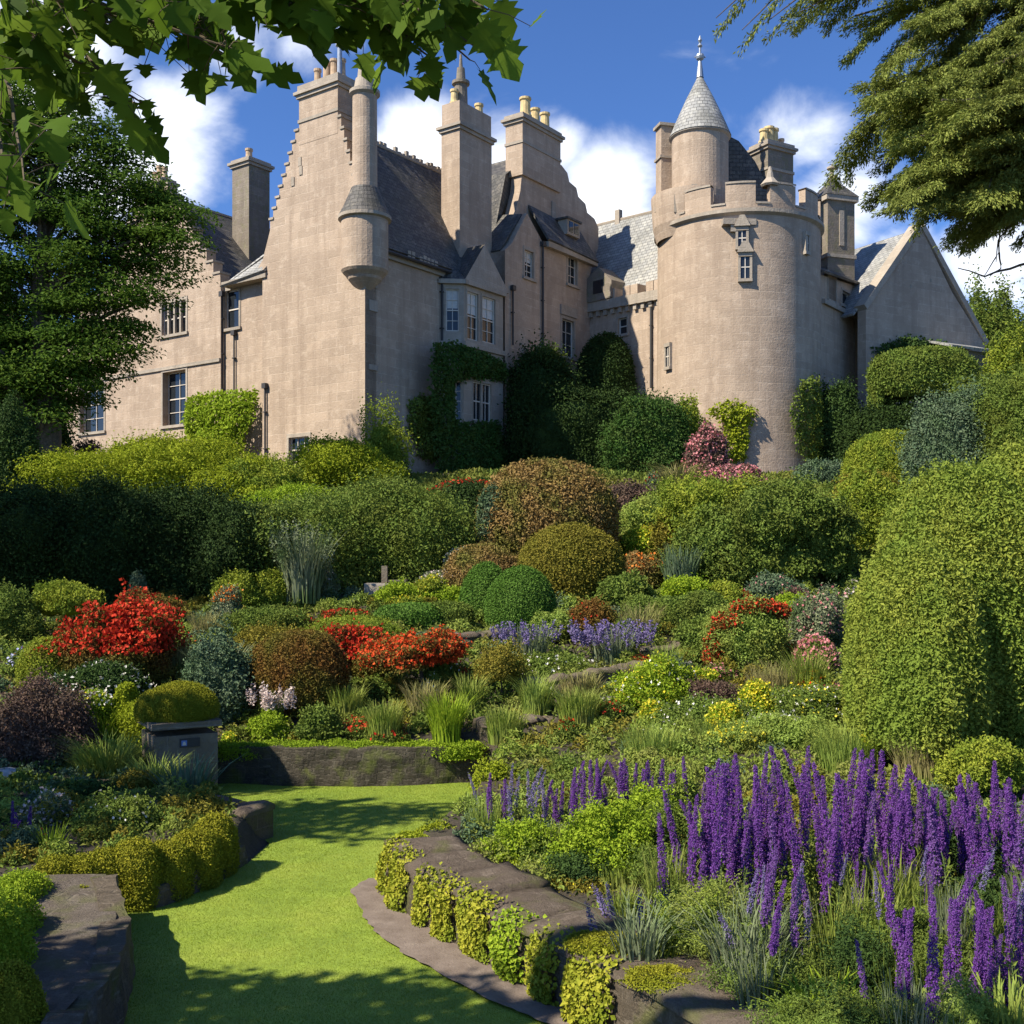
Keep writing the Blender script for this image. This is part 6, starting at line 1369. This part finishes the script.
# big dark tree on the left
bt = empty("broadleaf_tree", (-17.9, 42, 5.4), "big dark broadleaf tree shading the castle's left wing", "tree")
po = [(-60, 60), (40, 66), (78, 96), (110, 130), (150, 176), (178, 200), (190, 216), (186, 236), (176, 262), (168, 290), (140, 310), (128, 352), (96, 372), (92, 400), (60, 410), (30, 440), (-80, 440)]
V, C_ = plates(470, po, 40.5, 43.5, 1.4, 1.25, .36, .18, 260, (.0, 0, .22))
o = link("crown", quads_mesh("crown", V - np.array(PLOC[bt.name]), G_TREE), bt)
tp_ = [(192, 205), (186, 222), (170, 236), (150, 232), (128, 214), (136, 198), (160, 196)]
mb = MB(); limb(mb, [(-17.9, 42, 4.6), (-17.8, 42, 9), (-18.0, 42, 14), (-17.6, 42, 19)], .55, .2, 10)
for c in C_[::9]:
    c = Vector(c); s_0 = Vector((-17.9, 42, max(8, c.z - 1.5 - .25 * abs(c.x + 17.9)))); limb(mb, [s_0, s_0.lerp(c, .55) + Vector((0, 0, .4)), c], .13, .03, 5)
mb.build("trunk", [BARK], bt)
# leafy bush wall and small conifer under it
bush("pointed conifer shrub at the left edge under the big tree", "conifer", "conifer_shrub", 6, 485, 56, 92, G_DARK, 4.5, Y=36, lump=.2, e=1.7, zc=.3)
bush("dark undergrowth beneath the big left tree beside the castle", "bush", "dark_undergrowth", 14, 500, 110, 150, G_DARK, 5, Y=44, lump=.25, e=2.6)
bush("dark yew left of the castle wing behind the golden shrub", "tree", "yew", -40, 500, 190, 260, G_DARK, 5, Y=46, lump=.3)
# trees beyond the end gable on the right
bush("bright green tree beyond the end gable at the right edge", "tree", "green_tree", 1000, 470, 110, 200, G_MID, 5, Y=72, lump=.35, K=70, s=.2, trunk=(5, 90))
bush("yellow green tree behind the clipped hedge at the right edge", "tree", "green_tree", 1020, 440, 80, 120, G_YEL, 5, Y=60, lump=.35, K=60, s=.22, trunk=(4, 60))
bush("round green tree farthest right behind the bright one", "tree", "green_tree", 1070, 480, 140, 200, G_MID, 5, Y=84, lump=.35, K=70, s=.2, trunk=(5, 90))
bush("dark green bush at the foot of the end gable lean-to", "bush", "dark_bush", 985, 440, 70, 70, G_MID, 5, Y=52, lump=.3)
# cedar reaching in from the right
cz = empty("cedar_tree", (14.5, 19.5, 1.2), "large cedar reaching in from the upper right with drooping sprays", "tree")
def spray(A, B, wid, n, L, drop=.25, bank=.0):
    """one drooping cedar bough from A to B: needles tufted along side twigs, all pointing outwards and down"""
    A, B = np.array(A, float), np.array(B, float); d = B - A; ln = np.linalg.norm(d); d = d / ln; side = np.cross(d, [0, 0, 1.0]); side /= np.linalg.norm(side); up = np.cross(side, d)
    ntw = max(8, int(ln / .075)); Vs = []
    for i in range(ntw):
        t = (i + rng.random()) / ntw; sgn = 1 if i % 2 else -1; wl_ = wid * (math.sin(min(1, t * 1.6 + .18) * 1.57)) * (1 - t ** 3 * .75) * rng.uniform(.55, 1.1)
        m_ = max(6, int(n * wl_ / wid)); u = rng.random(m_); dirv = norm((d * .85 + side * sgn * rng.uniform(.5, 1.0) + up * rng.normal() * .12)[None])[0]
        c = A + d * ln * t + np.array([0, 0, -drop * ln * t * t * .5]); P = c + dirv * (u * wl_)[:, None] + rng.normal(size=(m_, 3)) * .035; P[:, 2] -= drop * (u * wl_) ** 1.4 * 1.1 + bank * u * wl_ * sgn
        tt = norm(dirv[None] * 1.0 + rng.normal(size=(m_, 3)) * .45 + np.array([0, 0, -.35])); N = norm(np.array([0, 0, 1.0]) + rng.normal(size=(m_, 3)) * .5); s_ = norm(np.cross(tt, N)); l_ = (L * rng.uniform(.6, 1.3, m_))[:, None]
        V = np.stack([P, P + tt * l_ * .5 + s_ * l_ * .15, P + tt * l_, P + tt * l_ * .5 - s_ * l_ * .15], 1); Vs.append(V.reshape(-1, 3))
    return np.concatenate(Vs)
boughs = []
def bp(px, py, Y): return np.array(unpix(px, py, Y))
mbc = MB()
main = [((1110, -40), (842, 122), 20), ((1120, 10), (868, 92), 20.8), ((1120, 60), (846, 150), 19.4), ((1130, 110), (868, 190), 18.8), ((1140, 150), (872, 226), 18.6), ((1140, 165), (890, 232), 19), ((1130, 95), (905, 150), 18.2), ((1140, 30), (930, 60), 21), ((1140, -10), (900, 40), 21.6),
        ((1140, -60), (850, 20), 22), ((1120, -90), (800, 6), 22.5), ((1150, 190), (950, 240), 19.5), ((1150, 170), (950, 215), 18), ((1130, 130), (885, 165), 19.8), ((1150, 60), (960, 110), 18.4), ((1110, -100), (880, 70), 21.2), ((1150, 140), (905, 205), 20.2), ((1150, 90), (915, 215), 20.4), ((1150, 70), (880, 212), 21), ((1140, 50), (865, 176), 20.6), ((1140, 120), (905, 190), 17.6), ((1150, 20), (890, 120), 19), ((1150, 0), (930, 85), 18.6), ((1150, 150), (935, 190), 17.4)]
main = [(a, (b[0] + (22 if b[1] > 100 else 6), b[1] - (34 if b[1] > 140 else 6)), Y) for a, b, Y in main]
for (a, b, Y) in main:
    A, B = bp(*a, Y), bp(*b, Y); B[1] += rng.uniform(-.8, .8)
    limb(mbc, [Vector((14.5, 19.5, A[2] - .4)), Vector(A), Vector(A).lerp(Vector(B), .5), Vector(B)], .085, .02, 6, .1)
    d = B - A; boughs.append(spray(A, B, 1.35, 300, .08, .04))
    for k in range(8):
        t = .15 + .1 * k + rng.uniform(-.03, .03); C = A + d * t; e = d * rng.uniform(.16, .26) + np.array([rng.uniform(-.2, .3), rng.uniform(-1.1, 1.1), rng.uniform(-.75, .05)])
        boughs.append(spray(C, C + e, .72, 230, .075, .14)); limb(mbc, [Vector(C), Vector(C + e * .7)], .02, .008, 5, .05)
# small dark sprig at the very top
for (a, b, Y) in [((800, -60), (716, 18), 21.5), ((830, -60), (742, 30), 21), ((860, -50), (764, 24), 21.5), ((900, -40), (800, 12), 22)]:
    A, B = bp(*a, Y), bp(*b, Y); boughs.append(spray(A, B, .42, 34, .11, .3)); limb(mbc, [Vector(A), Vector(B)], .03, .008, 5, .1)
limb(mbc, [(14.5, 19.5, .8), (14.3, 19.6, 6), (14.6, 19.4, 12), (14.4, 19.5, 19)], .6, .3, 12)
# bare twig hanging near the end gable
for a, b, c in [((1000, 215), (999, 252), (985, 275)), ((999, 252), (1001, 268), (990, 276)), ((1010, 225), (998, 240), (996, 262))]:
    limb(mbc, [Vector(bp(*a, 19)), Vector(bp(*b, 19)), Vector(bp(*c, 19))], .018, .007, 5, .06)
limb(mbc, [Vector(bp(1060, 255, 19)), Vector(bp(1010, 268, 19)), Vector(bp(985, 276, 19)), Vector(bp(958, 268, 19))], .03, .008, 5, .08)
link("crown", quads_mesh("crown", np.concatenate(boughs) - np.array(PLOC[cz.name]), G_CEDAR), cz); mbc.build("trunk", [BARK], cz)
# sycamore: its lowest leafy branches hang into the top left of the view
sy = empty("sycamore_tree", (-8.5, 3.4, .4), "sycamore whose big lobed leaves hang into the upper left", "tree")
LOBE = np.array([(0, 0), (.09, .03), (.30, -.03), (.23, .11), (.47, .19), (.33, .29), (.55, .42), (.36, .45), (.22, .53), (.26, .71), (0, 1.0), (-.26, .71), (-.22, .53), (-.36, .45), (-.55, .42), (-.33, .29), (-.47, .19), (-.23, .11), (-.30, -.03), (-.09, .03)])
MID = [(0, .14), (0, .36), (0, .62)]
_lb = [tuple(p) for p in LOBE]; _all = _lb + MID; LTRI = []
for _j in range(len(_lb)):
    _k = (_j + 1) % len(_lb); _ym = (_lb[_j][1] + _lb[_k][1]) / 2; _m = len(_lb) + (0 if _ym < .26 else 1 if _ym < .54 else 2); LTRI.append((_j, _k, _m))
for _j in range(len(_lb)):                       # close the wedges where the fan changes its midrib point
    _k = (_j + 1) % len(_lb); _f = lambda y: 0 if y < .26 else 1 if y < .54 else 2
    _a, _b = [t[2] for t in LTRI[:len(_lb)]][_j], [t[2] for t in LTRI[:len(_lb)]][_k]
    if _a != _b: LTRI.append((_k, _b, _a))
LA = np.array(_all)
def lobed(P, t, N, size):
    """five lobed leaves with a folded midrib and drooping edges"""
    n = len(P); t = norm(t); s = norm(np.cross(t, N)); up = np.cross(s, t); out = np.empty((n, len(LA), 3))
    cu = rng.uniform(.0, .22, n); fo = rng.uniform(.02, .2, n); wd = rng.uniform(.85, 1.15, n); tw_ = rng.normal(size=n) * .12; ph = rng.uniform(0, 6.28, n)
    for j, (x, y) in enumerate(LA):
        z = fo * abs(x) * .8 - cu * (y * y * .5 + x * x * .9) + tw_ * x * y + .015 * np.sin(ph + 9 * x + 7 * y)
        out[:, j] = P + (s * (x * wd * (1 + rng.normal(size=n) * .05))[:, None] + t * (y * (1 - .12 * cu))[:, None] + up * z[:, None]) * size[:, None]
    return out
lv, mbs = [], MB()
tw = [((-60, -20), (60, 66), (150, 128), 3.9), ((-40, -60), (110, 22), (236, 70), 3.7), ((0, -70), (170, 30), (246, 84), 3.9), ((40, -80), (200, -10), (330, 42), 3.8), ((120, -80), (300, -20), (430, 70), 3.7), ((200, -90), (370, -10), (474, 66), 3.8), ((280, -80), (420, -20), (488, 30), 3.9),
      ((-80, 20), (10, 100), (24, 200), 3.8), ((-80, -30), (60, 30), (190, 50), 4.1), ((-60, 0), (60, 40), (120, 110), 4.2), ((150, -70), (290, 6), (400, 50), 4.0), ((-70, -50), (40, 10), (130, 40), 3.6), ((250, -60), (360, 20), (440, 84), 4.1), ((100, -60), (180, 0), (215, 60), 4.2), ((300, -70), (400, 10), (470, 80), 4.0), ((180, -60), (260, -20), (320, 10), 4.0), ((-70, 60), (0, 150), (10, 216), 3.7), ((0, -50), (90, 0), (170, 20), 3.9)]
for (a, b, c, Y) in tw:
    A, B, C = bp(*a, Y), bp(b[0], b[1] - 14, Y + rng.uniform(-.15, .15)), bp(c[0], c[1] - 20, Y + rng.uniform(-.3, .3)); limb(mbs, [Vector(A), Vector(B), Vector(C)], .012, .003, 5, .03)
    n_ = 30; t = rng.uniform(.18, 1, n_); Q = np.array([(1 - x) ** 2 * A + 2 * x * (1 - x) * B + x * x * C for x in t]); off = rng.normal(size=(n_, 3)) * np.array([.09, .14, .05]); P = Q + off
    # a short stalk from twig to leaf
    for q_, p_ in zip(Q, P): mbs.tube([q_, (q_ + p_) / 2 + np.array([0, 0, .01]), p_], [.0022, .0018, .0015], 4)
    dr = norm(C - A)[None] * .5 + rng.normal(size=(n_, 3)) * .5 + np.array([0, -.05, -.8]); N = np.array([-.1, -.85, .5]) + rng.normal(size=(n_, 3)) * .45
    lv.append(lobed(P, dr, norm(N), rng.uniform(.08, .155, n_)))
lv = np.concatenate(lv); n_, m_ = lv.shape[:2]
Vv = lv.reshape(-1, 3) - np.array(PLOC[sy.name])
T_ = (np.arange(n_)[:, None, None] * m_ + np.array(LTRI)[None]).reshape(-1)
link("leaves", rawmesh("leaves", Vv, T_, np.full(len(T_) // 3, 3), G_SYC, None, None, True), sy)
limb(mbs, [(-8.5, 3.4, 5.5), (-5, 4.4, 6.6), (-2.4, 4.4, 6.2), (-1.6, 3.9, 5.65)], .16, .02, 8, .1); limb(mbs, [(-8.5, 3.4, 5), (-5, 4, 5.9), (-2.3, 4, 5.4)], .1, .014, 7, .1)
limb(mbs, [(-2.6, 4.5, 6.2), (-1.4, 4, 5.85), (-.5, 3.8, 5.62)], .04, .01, 6, .1)
mbs.build("branch", [TWIG], sy)
mb = MB(); limb(mb, [(-8.5, 3.4, .0), (-8.4, 3.4, 4), (-8.6, 3.5, 8), (-8.5, 3.4, 12)], .42, .16, 12); mb.build("trunk", [BARK], sy)
# crown beyond the frame edge (it throws the dappled shade on the lawn)
def crown_blob(name, parent, blobs, L, per_m3, mat):
    Vs = []
    for c, r in blobs:
        n = int(per_m3 * r[0] * r[1] * r[2] * 4.19); d = norm(rng.normal(size=(n, 3))) * (rng.random(n) ** .45)[:, None]; P = d * np.array(r) + np.array(c)
        Vs.append(leaves(P, norm(d * .4 + np.array([0, 0, 1])), L, .8, .6, .2, .3))
    o = link(name, quads_mesh(name, np.concatenate(Vs) - np.array(PLOC[parent.name]), mat), parent); return o
def shade(x, y, t): return (x + S.x * t, y + S.y * t, S.z * t)
rwp0 = np.array(RW) + np.array([.36, .2])
crown_blob("crown", sy, [(shade(-1.7, 8.1, 8.6), (1.9, 1.25, .6)), (shade(-1.1, 8.5, 9.4), (1.3, .9, .6)), (shade(-2.7, 8.9, 8.4), (.8, .5, .5)), (shade(-2.0, 7.0, 9.5), (2.4, 1.0, .8)), (shade(-4.1, 8.3, 8.8), (.9, 1.2, .5))], .16, 300, G_SYC)
st = empty("lime_tree", (-11.5, 10.6, .6), "leafy tree beyond the left bed throwing shade across the lawn", "tree")
crown_blob("crown", st, [(shade(-3.2, 14.9, 11.5), (1.8, 1.1, .9)), (shade(-1.5, 15.2, 12), (1.1, .55, .7)), (shade(-5.5, 14.2, 11), (1.6, 1.7, .9)), (shade(-7.2, 13.2, 11), (1.6, 1.7, .9)), (shade(-5.2, 12.4, 11.4), (1.1, .9, .8)), (shade(-2.0, 13.9, 12), (.5, .25, .4)), (shade(-7, 16.2, 11.5), (1.4, .8, .9)), (shade(-3.9, 16.75, 12), (.9, .4, .5)), (shade(-4.9, 16.6, 12), (.7, .9, .6))], .18, 190, G_TREE)
mb = MB(); limb(mb, [(-11.5, 10.6, 0), (-11.4, 10.5, 5), (-11.6, 10.6, 11)], .35, .12, 10); mb.build("trunk", [BARK], st)
be = empty("beech_tree", (-29, 20, 2), "broad beech beyond the left edge keeping the long hedge in shade", "tree")
def shade3(x, y, z, t): return (x + S.x * t, y + S.y * t, z + S.z * t)
crown_blob("crown", be, [(shade3(-13, 26.4, 4, 17), (3.2, 2.2, 1.2)), (shade3(-9.5, 26.2, 3.6, 20), (2.4, 1.9, 1.2)), (shade3(-16, 27, 4.4, 16), (3, 2.2, 1.4))], .24, 60, G_TREE)
mb = MB(); limb(mb, [(-29, 20, 1), (-28.6, 20.1, 8), (-28, 20.2, 17)], .5, .2, 10); mb.build("trunk", [BARK], be)
# ------------------------------------------------------------------ mounds of small bedding plants run together over the beds (uncountable)
gm = random.Random(21); groups = {0: [], 1: [], 2: [], 3: [], 4: []}
for i in range(5200):
    Y = 7 + 36 * gm.random() ** .8; x = gm.uniform(-.52, .52) * Y; q = np.array([[x, Y]])
    if inside(q, LAWN)[0] or polydist(q, LAWN)[0] < .5 or (x < -2.8 and Y < 10.9) or polydist(q, rwp0, False)[0] < .35: continue
    if x > 0 and Y < 11 and gm.random() < .4: continue
    r0 = gm.uniform(.10, .26) * (.7 + Y * .016); hh_ = r0 * gm.uniform(.6, 1.5); L = .0042 * Y ** .9 + .012; n = int(min(260, 2.0 * 2 * math.pi * r0 * max(r0, hh_) / (L * L * .3)))
    z = H1(x, Y); k = int(min(4, max(0, 2.4 + 4.5 * mnoise.noise(Vector((x * .35, Y * .3, 2))) + gm.gauss(0, .9))))
    d = norm(rng.normal(size=(n, 3)) + np.array([0, 0, .5])); d[:, 2] = np.abs(d[:, 2]); P = d * np.array([r0, r0, hh_]) * (1 - .3 * rng.random(n)[:, None] ** 2) * (1 + .1 * rng.normal(size=n))[:, None]
    groups[k].append(leaves(P + np.array([x, Y, z - .03]), d, L, .5, .8, .5, .1))
for k, m_ in enumerate([G_OLIVE, G_MID, G_GRASS, G_FEATH, G_BLUE]):
    o = link("ground_cover", quads_mesh("ground_cover", np.concatenate(groups[k]), m_))
    tag(o, ["olive toned", "mid green", "grassy green", "light green", "blue green"][k] + " bedding leaves run together between the shrubs", "ground cover", kind="stuff")
# ------------------------------------------------------------------ low ground cover over all beds (uncountable)
n = 210000
P2 = np.stack([rng.uniform(-17, 17, n), 5.5 + 44 * rng.random(n) ** .85], 1)
keep = (np.abs(P2[:, 0]) < P2[:, 1] * .53 + 1) & (~inside(P2, LAWN)) & (polydist(P2, LAWN) > .32) & ~((P2[:, 0] < -2.9) & (P2[:, 1] < 10.8))
rwp = np.array(RW); keep &= ~((polydist(P2, rwp + np.array([.36, .2]), False) < .42))
P2 = P2[keep]; n = len(P2); hn = np.array([mnoise.noise(Vector((a * .9, b * .9, 0))) for a, b in P2]); z = H(P2[:, 0], P2[:, 1])
hh = np.clip(.10 + .16 * hn, .01, .4) * rng.random(n); L = .011 * (P2[:, 1] * .38 + 2.0)
GC = foliage("ground_cover", (.06, .095, .018), (.19, .25, .045), (.20, .20, .04), trans=.2, nscale=.7)
gcv = link("ground_cover", quads_mesh("ground_cover", leaves(np.stack([P2[:, 0], P2[:, 1], z + hh], 1), np.tile([0, -.2, 1.0], (n, 1)), L, .5, .7, .6, .0), GC))
tag(gcv, "low leafy ground cover between the shrubs", "ground cover", kind="stuff")
